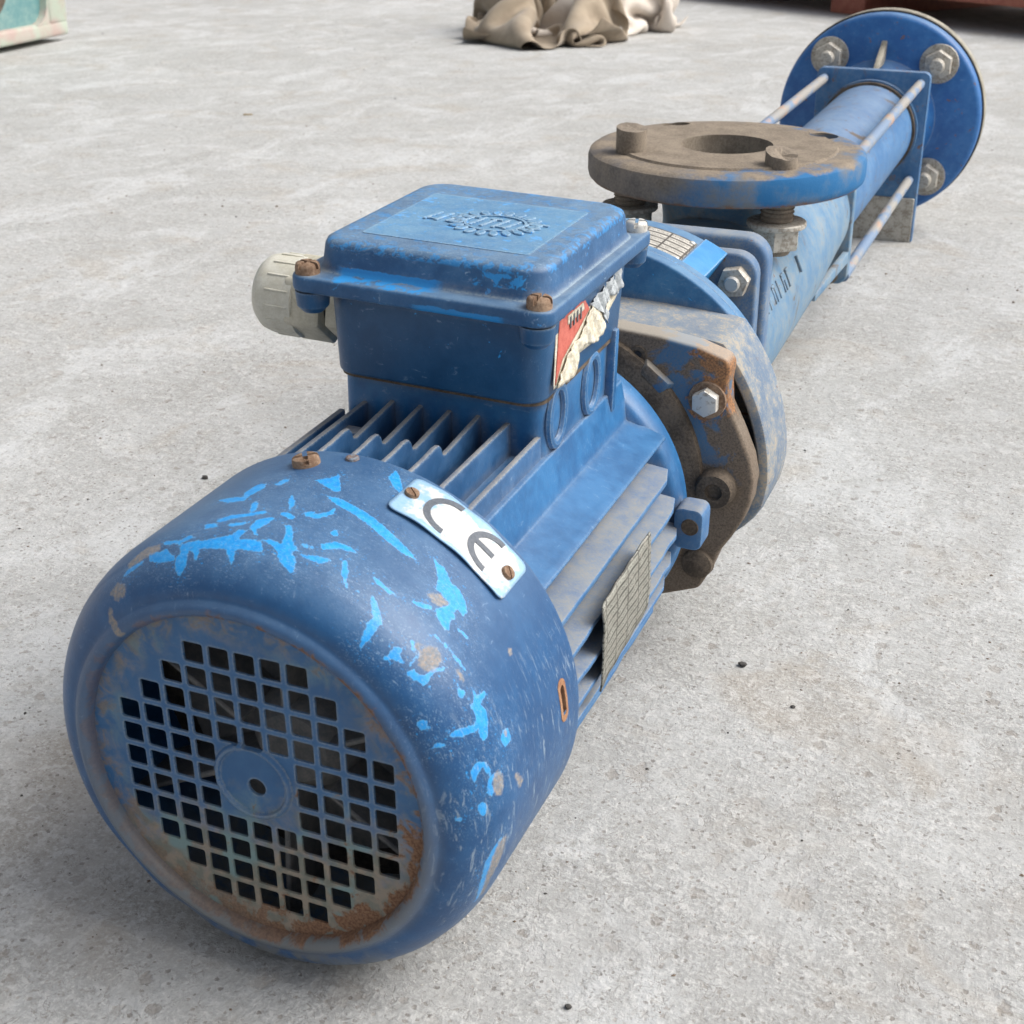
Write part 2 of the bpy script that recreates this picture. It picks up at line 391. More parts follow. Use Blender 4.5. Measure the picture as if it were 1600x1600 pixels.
def plain(name, c1, c2, rough=0.5, scale=0.2, metal=0.0, bump=0.2):
    b = NB(name)
    v = b.obj()
    n = b.noise(v, scale, 5, 0.6)
    f = b.noise(v, scale * 5, 4, 0.6)
    col = b.mix(b.step(b.add(b.mul(n, 0.6), b.mul(f, 0.4)), 0.36, 0.64), c1, c2)
    return b.out(col, rough, metal, b.bump(f, bump, 0.6))
M_GLAND = plain('ivory_plastic', (0.56, 0.53, 0.43), (0.66, 0.64, 0.55), 0.45)
M_GLANDBODY = plain('ivory_plastic_soiled', (0.46, 0.42, 0.31), (0.60, 0.56, 0.45), 0.5)
M_BLACK = plain('black_plastic', (0.012, 0.012, 0.013), (0.022, 0.022, 0.024), 0.6)
M_FAN = plain('fan_grey_plastic', (0.14, 0.15, 0.16), (0.24, 0.23, 0.22), 0.6)
M_INNER = plain('motor_end_dusty', (0.03, 0.028, 0.026), (0.10, 0.085, 0.068), 0.85)
M_INK = plain('printed_grey_ink', (0.07, 0.082, 0.10), (0.12, 0.135, 0.16), 0.5, 0.8)
M_RED = plain('faded_red_print', (0.45, 0.085, 0.06), (0.58, 0.16, 0.12), 0.6, 0.3)
M_PAPER = plain('torn_paper', (0.50, 0.44, 0.31), (0.78, 0.74, 0.64), 0.85, 0.5, 0, 0.6)
M_FOIL = plain('curled_grey_foil', (0.33, 0.36, 0.38), (0.56, 0.60, 0.62), 0.55, 0.3, 0.1, 0.5)
M_CREAM = plain('cream_blank_flange', (0.20, 0.18, 0.14), (0.40, 0.365, 0.29), 0.6, 0.05)
M_RUBBER = plain('black_rubber', (0.012, 0.012, 0.012), (0.03, 0.028, 0.026), 0.8)

def ce_mat():
    b = NB('ce_plate_aluminium')
    v = b.obj()
    n = b.noise(v, 0.12, 5, 0.6); f = b.noise(v, 1.0, 5, 0.7)
    e = b.attr('edge')
    col = b.mix(b.step(f, 0.58, 0.66), (0.62, 0.62, 0.61), (0.36, 0.345, 0.32))
    col = b.mix(b.mul(b.step(n, 0.52, 0.66), 0.4), col, (0.48, 0.46, 0.42))
    bl = b.step(b.add(e, b.mul(b.math('SUBTRACT', n, 0.5), 1.6)), 0.62, 0.80)
    col = b.mix(b.mul(bl, 0.85), col, b.mix(f, (0.06, 0.32, 0.62), (0.40, 0.55, 0.68)))
    return b.out(col, 0.42, 0.12, b.bump(f, 0.12, 0.5))
M_CE = ce_mat()

def nameplate_mat(name, axis_u, axis_v, su, sv, base, line, u0=0.0, v0=0.0):
    b = NB(name)
    v = b.obj()
    s = b.sep(v)
    u_, v_ = s[axis_u], s[axis_v]
    def lines(c, pitch, w):
        fr = b.math('FRACT', b.math('DIVIDE', c, pitch))
        return b.step(b.math('ABSOLUTE', b.math('SUBTRACT', fr, 0.5)), 0.5 - w, 0.5 - w * 0.4)
    rows = lines(b.add(v_, v0), sv, 0.20)
    cols = lines(b.add(u_, u0), su, 0.06)
    txt = b.step(b.noise(b.obj((1, 1, 1)), 1.6, 2, 0.5), 0.53, 0.58)
    mid = lines(b.add(v_, v0 + sv * 0.5), sv, 0.24)
    f = b.noise(v, 0.25, 5, 0.6)
    ink = b.mx(b.mx(rows, cols), b.mul(txt, mid))
    col = b.mix(b.mul(ink, 1.0), b.mix(b.step(f, 0.35, 0.65), base, tuple(x * 0.72 for x in base)), line)
    col = b.mix(b.mul(b.step(f, 0.50, 0.68), 0.5), col, DUST)
    return b.out(col, 0.5, 0.15, b.bump(ink, 0.2, 0.3))
M_MPLATE = nameplate_mat('motor_rating_plate', 1, 2, 14.0, 4.2, (0.315, 0.315, 0.275), (0.075, 0.072, 0.06))
M_HPLATE = nameplate_mat('housing_rating_plate', 0, 1, 13.0, 7.0, (0.58, 0.55, 0.49), (0.07, 0.06, 0.05))

def concrete():
    b = NB('concrete')
    v = b.obj()
    big = b.noise(v, 0.0025, 2, 0.5)
    mid = b.noise(v, 0.014, 4, 0.6, 0.5)
    sm = b.noise(v, 0.075, 5, 0.68, 0.15)
    fine = b.noise(v, 0.46, 5, 0.72, 0.1)
    t = b.add(b.add(b.mul(big, 0.28), b.mul(mid, 0.40)), b.mul(sm, 0.32))
    col = b.mix(b.step(t, 0.40, 0.60), (0.350, 0.349, 0.337), (0.442, 0.446, 0.440))
    # broad pale cement smears, thinly spread, and warm dusty patches
    pat = b.noise(b.obj((1, 0.55, 1), (40, 9, 0)), 0.010, 6, 0.68, 0.7)
    col = b.mix(b.mul(b.step(pat, 0.50, 0.62), 0.58), col, (0.545, 0.556, 0.558))
    brn = b.noise(b.obj((1, 1, 1), (7, 90, 0)), 0.009, 5, 0.66, 0.9)
    col = b.mix(b.mul(b.step(brn, 0.52, 0.68), 0.48), col, (0.345, 0.300, 0.242))
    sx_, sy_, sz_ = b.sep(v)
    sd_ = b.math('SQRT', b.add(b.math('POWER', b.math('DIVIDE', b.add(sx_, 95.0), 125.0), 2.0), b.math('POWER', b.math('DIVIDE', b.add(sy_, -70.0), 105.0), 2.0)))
    brown_patch = b.step(b.add(sd_, b.mul(b.math('SUBTRACT', brn, 0.5), 1.6)), 0.45, 1.05, 1.0, 0.0)  # ragged oval, browner and slightly darker, under and left of the cowl
    col = b.mix(b.mul(brown_patch, 0.55), col, (0.345, 0.295, 0.235))
    drk = b.noise(b.obj((1, 0.7, 1), (90, 31, 0)), 0.020, 5, 0.68, 1.0)
    col = b.mix(b.mul(b.step(drk, 0.57, 0.68), 0.40), col, (0.275, 0.265, 0.245))
    rgh = b.step(b.noise(b.obj((1, 1, 1), (70, 20, 0)), 0.018, 4, 0.6, 0.8), 0.34, 0.60, 0.45, 1.0)
    # flaky surface: pale crusts and dark hairline gaps between them
    col = b.mix(b.mul(b.mul(b.step(fine, 0.50, 0.64), 0.62), rgh), col, (0.600, 0.595, 0.575))
    col = b.mix(b.mul(b.mul(b.step(fine, 0.32, 0.46, 1.0, 0.0), 0.62), rgh), col, (0.235, 0.215, 0.19))
    cr2 = b.noise(b.obj((1, 1, 1), (23, 41, 0)), 0.15, 6, 0.72, 0.2)
    col = b.mix(b.mul(b.mul(b.step(cr2, 0.52, 0.60), rgh), 0.50), col, (0.590, 0.585, 0.565))
    col = b.mix(b.mul(b.mul(b.step(cr2, 0.38, 0.45, 1.0, 0.0), rgh), 0.42), col, (0.275, 0.258, 0.230))
    crk = b.noise(b.obj((1, 1, 1), (3, 60, 0)), 0.10, 4, 0.65, 0.5)
    vein = b.step(b.math('ABSOLUTE', b.math('SUBTRACT', crk, 0.5)), 0.0, 0.022, 1.0, 0.0)
    vein = b.mul(vein, b.step(sm, 0.46, 0.60))
    col = b.mix(b.mul(vein, 0.50), col, (0.20, 0.175, 0.145))
    def pits(scale, off, keep, size, warp):
        vec = b.obj((1, 1, 1), off)
        d = b.N.new('ShaderNodeVectorMath'); d.operation = 'ADD'
        wn_ = b.N.new('ShaderNodeTexNoise'); b.L.new(vec, wn_.inputs['Vector']); wn_.inputs['Scale'].default_value = scale * 2.5
        wn_.inputs['Detail'].default_value = 5; wn_.inputs['Roughness'].default_value = 0.68
        ws = b.N.new('ShaderNodeVectorMath'); ws.operation = 'SCALE'
        b.L.new(wn_.outputs[1], ws.inputs[0]); ws.inputs[3].default_value = warp / scale
        b.L.new(vec, d.inputs[0]); b.L.new(ws.outputs[0], d.inputs[1])
        vo = b.N.new('ShaderNodeTexVoronoi'); b.L.new(d.outputs[0], vo.inputs['Vector']); vo.inputs['Scale'].default_value = scale
        vo.voronoi_dimensions = '2D'
        rr = b.N.new('ShaderNodeSeparateColor'); b.L.new(vo.outputs['Color'], rr.inputs[0])
        k = b.step(rr.outputs[0], keep - 0.01, keep + 0.01)
        sz = b.add(b.mul(rr.outputs[1], size), size * 0.35)
        rel = b.math('DIVIDE', vo.outputs['Distance'], sz)
        return b.mul(k, b.step(rel, 0.55, 1.0, 1.0, 0.0)), rr.outputs[2], b.mul(k, b.step(b.math('ABSOLUTE', b.add(rel, -1.15)), 0.0, 0.3, 1.0, 0.0))
    p1, c1, e1 = pits(0.085, (0, 0, 0), 0.73, 0.26, 1.0)
    p2, c2, e2 = pits(0.26, (5, 3, 0), 0.72, 0.26, 0.9)
    p3, c3, e3 = pits(0.035, (15, 8, 0), 0.66, 0.24, 0.9)
    col = b.mix(b.mul(p3, 0.32), col, b.mix(c3, (0.44, 0.445, 0.45), (0.29, 0.25, 0.205)))
    col = b.mix(b.mul(p1, 0.45), col, b.mix(c1, (0.19, 0.155, 0.12), (0.42, 0.41, 0.39)))
    col = b.mix(b.mul(p2, 0.62), col, b.mix(c2, (0.115, 0.095, 0.08), (0.36, 0.33, 0.295)))
    col = b.mix(b.mul(b.mx(e1, e2), 0.16), col, (0.60, 0.595, 0.575))
    h = b.add(b.add(b.add(b.mul(sm, 1.3), b.mul(b.mul(cr2, 1.6), rgh)), b.mul(b.mul(fine, 1.5), rgh)), b.mul(mid, 2.2))
    h = b.math('SUBTRACT', h, b.add(b.mul(p1, 0.6), b.add(b.mul(p2, 0.5), b.add(b.mul(p3, 0.45), b.mul(vein, 0.5)))))
    return b.out(col, b.add(0.76, b.mul(fine, 0.15)), 0.0, b.bump(h, 0.48, 2.2), 0.3)
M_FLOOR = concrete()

# ------------------------------------------------------------------ mesh helpers
def link(name, me, mat, parent=None, mat_local=None, sharp=38):
    ob = bpy.data.objects.new(name, me)
    COL.objects.link(ob)
    if mat is not None and not me.materials: me.materials.append(mat)
    if parent is not None: ob.parent = parent
    if mat_local is not None: ob.matrix_local = mat_local
    return ob

def finish(me, sharp=38):
    me.polygons.foreach_set('use_smooth', [True] * len(me.polygons))
    me.set_sharp_from_angle(angle=math.radians(sharp))
    me.update()

def mesh_np(name, V, F, sharp=38):
    me = bpy.data.meshes.new(name)
    me.from_pydata([tuple(v) for v in V], [], [tuple(f) for f in F])
    me.validate()
    finish(me, sharp)
    return me

def from_bm(name, bm, sharp=38, recalc=True):
    if recalc: bmesh.ops.recalc_face_normals(bm, faces=bm.faces)
    me = bpy.data.meshes.new(name)
    bm.to_mesh(me); bm.free()
    finish(me, sharp)
    return me

def scaled(bm, M=None):
    """units -> metres, with an optional transform in units first"""
    if M is not None: bmesh.ops.transform(bm, matrix=M, verts=bm.verts)
    bmesh.ops.scale(bm, vec=(U, U, U), verts=bm.verts)
    return bm

def bevel_bm(bm, off, seg=2, angle=30):
    es = [e for e in bm.edges if len(e.link_faces) == 2 and e.calc_face_angle(0) > math.radians(angle)]
    if off > 0 and es:
        bmesh.ops.bevel(bm, geom=es, offset=off, segments=seg, profile=0.5, affect='EDGES', clamp_overlap=True)

def prism_bm(outline, a0, a1, axis='y', bevel=0.0, seg=2, top_scale=None):
    """outline in the two other axes (x,z for y; x,y for z; y,z for x), extruded from a0 to a1"""
    bm = bmesh.new()
    def P(u, v, a):
        return {'y': (u, a, v), 'z': (u, v, a), 'x': (a, u, v)}[axis]
    lo = [bm.verts.new(P(u, v, a0)) for u, v in outline]
    if top_scale is not None:
        cu = sum(u for u, v in outline) / len(outline); cv = sum(v for u, v in outline) / len(outline)
        hi = [bm.verts.new(P(cu + (u - cu) * top_scale[0], cv + (v - cv) * top_scale[1], a1)) for u, v in outline]
    else:
        hi = [bm.verts.new(P(u, v, a1)) for u, v in outline]
    n = len(outline)
    bm.faces.new(lo); bm.faces.new(list(reversed(hi)))
    for i in range(n):
        bm.faces.new((lo[i], hi[i], hi[(i + 1) % n], lo[(i + 1) % n]))
    bmesh.ops.recalc_face_normals(bm, faces=bm.faces)
    bevel_bm(bm, bevel, seg)
    return bm

def rrect(x0, x1, y0, y1, r, n=6):
    o = []
    for cx, cy, a in ((x1 - r, y1 - r, 0), (x0 + r, y1 - r, 90), (x0 + r, y0 + r, 180), (x1 - r, y0 + r, 270)):
        for i in range(n + 1):
            t = math.radians(a + 90 * i / n)
            o.append((cx + r * math.cos(t), cy + r * math.sin(t)))
    return o

def circle(r, n=64, cx=0, cy=0, a0=0):
    return [(cx + r * math.cos(a0 + 2 * PI * i / n), cy + r * math.sin(a0 + 2 * PI * i / n)) for i in range(n)]

def lathe_bm(prof, n=64, axis='y', c=(0, 0, 0), closed=False):
    """prof: (a, r) along the axis; capped where r == 0"""
    bm = bmesh.new()
    rings = []
    for a, r in prof:
        ring = []
        if r == 0:
            ring = [bm.verts.new({'y': (c[0], c[1] + a, c[2]), 'z': (c[0], c[1], c[2] + a), 'x': (c[0] + a, c[1], c[2])}[axis])]
        else:
            for i in range(n):
                t = 2 * PI * i / n
                u, v = r * math.cos(t), r * math.sin(t)
                ring.append(bm.verts.new({'y': (c[0] + u, c[1] + a, c[2] + v), 'z': (c[0] + u, c[1] + v, c[2] + a), 'x': (c[0] + a, c[1] + u, c[2] + v)}[axis]))
        rings.append(ring)
    pairs = list(zip(rings[:-1], rings[1:]))
    if closed: pairs.append((rings[-1], rings[0]))
    for A, B in pairs:
        for i in range(n):
            j = (i + 1) % n
            if len(A) == 1 and len(B) == 1: continue
            if len(A) == 1: bm.faces.new((A[0], B[i], B[j]))
            elif len(B) == 1: bm.faces.new((A[i], B[0], A[j]))
            else: bm.faces.new((A[i], B[i], B[j], A[j]))
    bmesh.ops.recalc_face_normals(bm, faces=bm.faces)
    return bm

def part(name, bm, mat, parent, M=None, sharp=38):
    return link(name, from_bm(name, scaled(bm, M), sharp), mat, parent)

def box_bm(x0, x1, y0, y1, z0, z1, bevel=0.0, seg=2):
    return prism_bm([(x0, y0), (x1, y0), (x1, y1), (x0, y1)], z0, z1, 'z', bevel, seg)

def boolean(me_a, me_b, op='DIFFERENCE'):
    a = bpy.data.objects.new('tmp_a', me_a); bo = bpy.data.objects.new('tmp_b', me_b)
    COL.objects.link(a); COL.objects.link(bo)
    md = a.modifiers.new('b', 'BOOLEAN'); md.operation = op; md.object = bo; md.solver = 'EXACT'; md.use_self = True
    dg = bpy.context.evaluated_depsgraph_get(); dg.update()
    res = bpy.data.meshes.new_from_object(a.evaluated_get(dg))
    bpy.data.objects.remove(a); bpy.data.objects.remove(bo)
    return res

def join_bm(dst, src):
    me = bpy.data.meshes.new('tmp'); src.to_mesh(me); src.free()
    dst.from_mesh(me); bpy.data.meshes.remove(me)
    return dst

def hexpts(r, a0=0.3): return circle(r, 6, 0, 0, a0)

def hex_bm(r, h, chamf=1.0, a0=0.3):
    """hex head standing on z=0 along +z, upper corners rounded off"""
    bm = prism_bm(hexpts(r, a0), 0, h, 'z')
    es = [e for e in bm.edges if all(abs(v.co.z - h) < 1e-6 for v in e.verts)]
    bmesh.ops.bevel(bm, geom=es, offset=chamf, segments=2, profile=0.6, affect='EDGES')
    return bm

def place(loc, direction):
    """matrix (metres) taking local +z to direction, at loc in units"""
    q = Vector(direction).normalized().to_track_quat('Z', 'Y')
    M = q.to_matrix().to_4x4(); M.translation = Vector(loc) * U
    return M

def rotY(deg):           # positive: top leans to +x
    return Matrix.Rotation(math.radians(deg), 4, 'Y')

# ------------------------------------------------------------------ floor
bmf = bmesh.new()
bmesh.ops.create_grid(bmf, x_segments=4, y_segments=4, size=80.0)
bmesh.ops.translate(bmf, verts=bmf.verts, vec=(0, 3.0, 0))
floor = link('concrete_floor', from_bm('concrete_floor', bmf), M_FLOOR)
floor['kind'] = 'structure'

# ------------------------------------------------------------------ pump root
ALPHA = math.radians(1.585079)
root = bpy.data.objects.new('progressive_cavity_pump', None)
COL.objects.link(root)
root.empty_display_size = 0.05
root.location = (0, 0, 85.903 * U)
root.rotation_euler = (ALPHA, 0, 0)
root['label'] = 'worn blue progressive cavity pump with electric motor lying on the concrete floor'
root['category'] = 'pump'
ROLL = rotY(1.3)
BROLL = rotY(1.7)

# ------------------------------------------------------------------ fan cowl
CX, CZ = -1.5, 2.0
CHIPS=[[(117.0,31.6),(112.5,30.5),(111.5,31.6),(109.6,28.9),(107.5,27.5),(107.2,25.6),(111.6,25.6),(115.4,27.4)],[(107.8,32.0),(105.1,33.3),(102.1,33.5),(98.5,35.1),(95.5,37.1),(95.0,40.1),(92.7,40.3),(93.3,36.9),(93.5,35.2),(90.6,36.1),(88.0,36.5),(85.8,32.1),(88.5,31.6),(91.3,31.3),(92.2,30.4),(91.3,26.7),(91.4,24.9),(93.0,27.5),(94.7,30.5),(99.1,29.9),(101.2,29.9),(100.8,25.4),(101.4,25.1),(102.6,28.5),(104.2,29.3),(103.2,23.1),(104.8,19.4),(106.6,22.8),(107.0,27.1),(106.1,28.2)],[(88.3,37.1),(86.0,38.4),(83.3,37.5),(84.8,44.3),(86.5,47.7),(85.3,48.7),(83.5,45.2),(81.5,39.9),(79.0,37.4),(80.5,36.3),(78.1,33.3),(76.7,28.1),(77.7,28.1),(80.5,30.2),(82.2,32.0),(83.2,34.3),(85.5,36.1)],[(91.7,63.6),(92.6,68.5),(90.2,64.5),(89.1,61.1),(89.3,58.3)],[(99.4,58.8),(99.2,61.5),(98.1,60.2),(96.2,54.0),(97.2,52.5)],[(102.9,45.9),(101.0,49.5),(97.5,51.2),(94.0,54.7),(93.0,53.2),(96.0,49.5),(99.7,46.4),(101.8,43.4)],[(92.8,41.6),(93.4,47.2),(91.2,50.8),(90.0,50.8),(90.2,45.1),(91.1,41.3),(89.3,38.4),(90.3,38.8)],[(90.5,55.1),(88.8,56.0),(86.1,54.2),(86.5,52.1),(89.3,53.1)],[(105.6,69.2),(104.9,76.1),(102.5,76.8),(101.6,72.5),(102.8,65.7),(104.1,64.7)],[(99.7,75.3),(99.6,79.5),(98.0,81.0),(97.4,78.3),(98.5,74.5)],[(86.0,58.1),(84.2,61.0),(83.2,58.2),(84.9,57.2)],[(124.7,25.0),(123.0,27.9),(118.2,29.0),(117.0,28.4),(120.7,26.0)],[(105.0,42.8),(102.2,43.5),(100.9,41.3),(103.6,39.5)],[(108.3,35.6),(106.0,36.7),(104.5,35.2),(106.7,34.0)],[(99.0,42.9),(96.0,44.6),(93.9,46.4),(95.3,42.9),(97.6,41.5)],[(112.0,65.7),(107.3,65.7),(102.9,65.1),(102.3,61.5),(106.9,60.8)],[(80.3,40.8),(78.5,41.4),(77.0,41.5),(76.7,40.5),(78.8,39.9)],[(78.5,36.2),(75.7,37.9),(75.0,36.1),(77.5,35.5)],[(114.0,35.7),(108.8,34.6),(105.6,34.6),(108.1,32.8),(112.6,33.5)],[(85.2,72.3),(82.4,73.5),(73.3,70.7),(66.3,67.2),(61.3,64.7),(58.5,63.1),(61.8,61.3),(67.2,62.9),(75.1,66.8),(81.5,69.0)],[(77.8,97.2),(78.2,103.8),(75.8,100.1),(72.8,93.4),(71.7,89.6),(75.0,92.6)],[(91.5,81.7),(88.5,86.2),(88.0,89.4),(83.5,77.9),(84.8,76.7),(88.5,79.2)],[(70.0,41.7),(69.3,42.7),(67.1,38.2),(66.2,34.3),(63.5,33.7),(62.3,34.6),(65.6,32.8),(68.2,36.7)],[(76.4,43.9),(74.3,48.9),(70.7,49.8),(68.6,48.4),(72.5,46.3),(75.0,42.3)],[(78.3,35.6),(75.0,38.5),(71.7,39.7),(73.3,36.0)],[(77.2,52.5),(76.5,54.8),(75.0,52.9),(75.8,50.7)],[(62.5,43.2),(60.0,42.8),(55.0,42.1),(58.2,40.8),(61.6,41.8)],[(85.0,56.5),(81.6,62.4),(81.0,67.2),(80.1,62.8),(82.0,56.9)],[(56.5,70.0),(54.5,68.9),(53.0,69.6),(51.5,67.6),(50.3,67.0),(49.5,65.2),(48.5,66.6),(47.2,66.2),(44.8,64.6),(42.8,61.6),(43.1,58.4),(45.0,58.7),(45.1,56.0),(43.9,54.0),(44.5,51.7),(43.2,48.2),(44.0,46.6),(45.9,47.6),(47.5,48.5),(48.5,50.4),(47.0,55.8),(46.8,58.0),(48.7,57.5),(50.2,58.4),(51.2,57.6),(51.9,60.5),(52.8,63.6)],[(53.8,44.6),(52.2,46.7),(49.5,50.0),(48.8,48.9),(50.4,46.2),(52.0,45.0)],[(60.8,36.9),(59.4,35.9),(56.5,32.9),(54.5,30.1),(54.8,28.5),(54.4,25.9),(54.3,22.4),(54.6,18.9),(55.9,22.1),(57.0,27.1),(56.8,29.7),(59.3,33.6)],[(49.6,21.9),(49.0,23.8),(49.3,26.8),(48.2,29.2),(47.5,27.8),(47.4,26.5),(46.2,26.5),(45.5,25.4),(46.6,24.6),(47.5,24.3),(48.7,21.7)],[(47.9,33.0),(47.0,33.9),(46.2,32.2),(45.0,31.9),(43.8,32.9),(44.0,29.6),(44.0,26.5),(44.5,27.8),(44.5,31.0),(46.0,30.7)],[(43.7,23.9),(43.0,27.1),(41.8,26.8),(40.5,27.8),(40.0,29.3),(40.5,32.2),(38.5,36.0),(38.1,35.0),(39.4,32.4),(39.0,29.0),(38.5,26.2),(40.0,25.4),(41.8,24.5)],[(45.0,41.4),(44.2,42.1),(42.8,41.6),(42.2,42.8),(39.9,42.2),(37.2,43.0),(34.8,42.4),(35.7,41.7),(38.6,41.4),(41.5,41.4),(43.2,41.5),(44.5,40.6)],[(43.0,52.2),(41.4,52.8),(38.1,53.6),(39.4,52.1),(41.5,51.4)],[(62.9,43.1),(61.2,42.7),(59.5,42.5),(57.5,42.3),(57.4,41.2),(59.7,41.4),(60.9,40.9)],[(34.4,36.4),(33.2,36.0),(31.8,37.1),(31.2,36.5),(30.9,34.3),(32.0,34.1)],[(30.8,40.6),(29.8,41.1),(29.2,40.4),(28.3,45.1),(27.3,44.4),(27.5,41.7),(27.0,40.3),(24.8,41.5),(23.6,40.4),(21.0,37.8),(20.2,37.2),(20.1,35.0),(21.5,33.9),(23.2,34.8),(23.5,32.2),(24.2,27.8),(26.3,23.6),(26.4,26.8),(25.5,30.9),(24.5,34.9),(26.6,36.5),(28.4,35.7),(28.8,38.6)],[(15.5,26.4),(16.8,28.2),(16.8,30.6),(15.5,32.9),(13.4,33.7),(11.8,32.7),(13.3,31.8),(15.3,31.3),(14.5,28.9),(12.4,26.1)],[(12.0,32.2),(12.2,34.6),(11.0,39.0),(10.5,38.0),(11.1,35.2),(10.4,32.6),(8.6,33.6),(7.0,32.5),(8.5,30.3),(10.5,31.0)],[(17.8,42.9),(18.5,45.8),(17.7,48.5),(15.3,48.9),(14.7,46.3),(15.1,43.6),(16.5,42.7)],[(25.5,17.5),(26.2,19.8),(26.0,20.9),(24.4,22.3),(24.8,20.1)],[(32.8,16.8),(32.8,19.1),(31.7,20.6),(30.0,19.5),(30.6,17.4)],[(4.8,29.6),(4.0,29.0),(3.6,28.0),(4.0,26.9),(5.0,26.0),(6.2,25.9),(7.0,26.5),(7.4,27.5),(7.0,28.6),(6.0,29.4)],[(4.8,20.2),(4.5,19.7),(4.5,18.8),(4.8,17.9),(5.3,17.6),(5.7,18.0),(5.7,19.0),(5.4,19.9)],[(-26.3,33.3),(-18.0,29.9),(-10.7,29.5),(-7.5,31.8),(-5.2,35.6),(-6.2,36.8),(-10.2,33.4),(-15.5,32.3),(-22.0,33.8)]]
BARE=[[(40.5,36.9),(39.8,34.9),(39.6,32.6),(40.2,30.6),(41.3,29.4),(42.7,29.3),(43.8,30.4),(44.5,32.2),(44.6,34.5),(44.0,36.6),(42.9,37.9),(41.5,38.0)],[(8.0,38.4),(6.6,37.3),(6.1,35.7),(6.8,34.1),(8.3,33.3),(10.1,33.4),(11.5,34.6),(12.0,36.1),(11.3,37.8),(9.8,38.6)],[(17.0,47.4),(16.7,46.6),(16.9,45.7),(17.3,45.2),(17.8,45.4),(18.2,46.1),(18.0,47.0),(17.5,47.6)],[(-23.4,34.0),(-15.5,32.3),(-10.4,32.6),(-6.3,34.9),(-6.3,39.3),(-10.8,39.3),(-15.3,37.6),(-18.2,35.6),(-24.0,36.4)],[(7.2,45.7),(6.4,48.2),(2.9,52.0),(2.4,48.5)],[(36.2,39.7),(35.2,40.0),(33.5,39.4),(33.8,38.4),(35.5,38.6)],[(29.0,69.3),(28.7,68.4),(28.7,67.6),(29.2,67.0),(29.8,67.3),(30.0,68.3),(29.8,69.3),(29.4,69.8)],[(52.0,53.2),(50.0,57.0),(47.2,57.3),(48.0,53.1),(50.0,51.8)],[(45.3,34.1),(45.1,33.3),(45.3,32.5),(45.7,32.2),(46.2,32.6),(46.4,33.4),(46.2,34.2),(45.7,34.5)],[(123.8,30.6),(118.9,35.2),(114.4,34.3),(113.4,31.5),(117.0,30.2),(122.5,28.3)],[(-52.3,14.0),(-49.1,14.3),(-50.5,17.7),(-48.5,21.5),(-53.8,20.2),(-53.5,16.5)],[(129.0,22.0),(125.8,24.4),(122.5,21.3),(123.3,18.3),(126.6,18.2)],[(130.6,17.0),(129.2,16.8),(130.3,13.7),(128.7,6.0),(130.7,5.8),(132.7,12.8)]]
STK_BASE= [(153.1, 126.8), (183.5, 127.4), (228.6, 128.9), (232.7, 118.1), (208.0, 108.5), (197.7, 103.9), (177.3, 105.0), (170.5, 98.1), (150.3, 99.6)]
STK_RED= [(155.7, 125.8), (183.5, 126.9), (190.2, 120.3), (175.5, 114.8), (159.3, 109.1), (151.6, 100.9)]
STK_TXT= [(164.3, 125.3), (182.1, 125.5), (183.7, 122.3), (164.4, 121.6)]
STK_TORN= [(151.6, 99.8), (158.1, 105.5), (164.7, 110.3), (178.4, 112.8), (189.5, 119.5), (193.8, 121.2), (204.6, 114.3), (209.7, 106.4), (199.2, 103.4), (181.4, 107.7), (177.3, 104.5), (173.3, 98.2), (165.0, 98.0)]
STK_FOIL= [(189.4, 122.6), (207.0, 125.0), (227.0, 128.2), (231.8, 118.4), (223.1, 116.6), (213.5, 119.0), (209.1, 115.6), (215.7, 109.3), (211.2, 107.5), (204.6, 114.3), (195.4, 119.2)]
def cowl_profile():
    pts = [(1.2, 65.6), (-2.0, 65.9), (-4.0, 66.8), (-4.9, 68.4), (-4.6, 70.0), (-3.4, 71.4)]
    for i in range(25):
        t = PI / 2 * (1 - i / 24)
        pts.append((24.4 - 26.6 * math.sin(t), 72.4 + 16.2 * math.cos(t)))
    for i in range(1, 61): pts.append((24.4 + 60.1 * i / 60, 88.6 + 0.2 * i / 60))
    return np.array(pts)

def sdf(polys, px, py):
    """signed distance (negative inside) to the nearest polygon"""
    best = np.full(px.shape, 30.0)
    for poly in polys:
        q = np.array(poly, float)
        lo, hi = q.min(0) - 15, q.max(0) + 15
        m = (px > lo[0]) & (px < hi[0]) & (py > lo[1]) & (py < hi[1])
        if not m.any(): continue
        X, Y = px[m], py[m]
        d2 = np.full(X.shape, 1e9); ins = np.zeros(X.shape, bool)
        n = len(q)
        for i in range(n):
            a, c = q[i], q[(i + 1) % n]
            e = c - a
            t = np.clip(((X - a[0]) * e[0] + (Y - a[1]) * e[1]) / max(e @ e, 1e-9), 0, 1)
            d2 = np.minimum(d2, (X - a[0] - t * e[0]) ** 2 + (Y - a[1] - t * e[1]) ** 2)
            cr = ((a[1] > Y) != (c[1] > Y))
            with np.errstate(divide='ignore', invalid='ignore'):
                xi = a[0] + (Y - a[1]) / (c[1] - a[1] if c[1] != a[1] else 1e-9) * e[0]
            ins ^= cr & (X < xi)
        d = np.sqrt(d2); d[ins] *= -1
        best[m] = np.minimum(best[m], d)
    return best

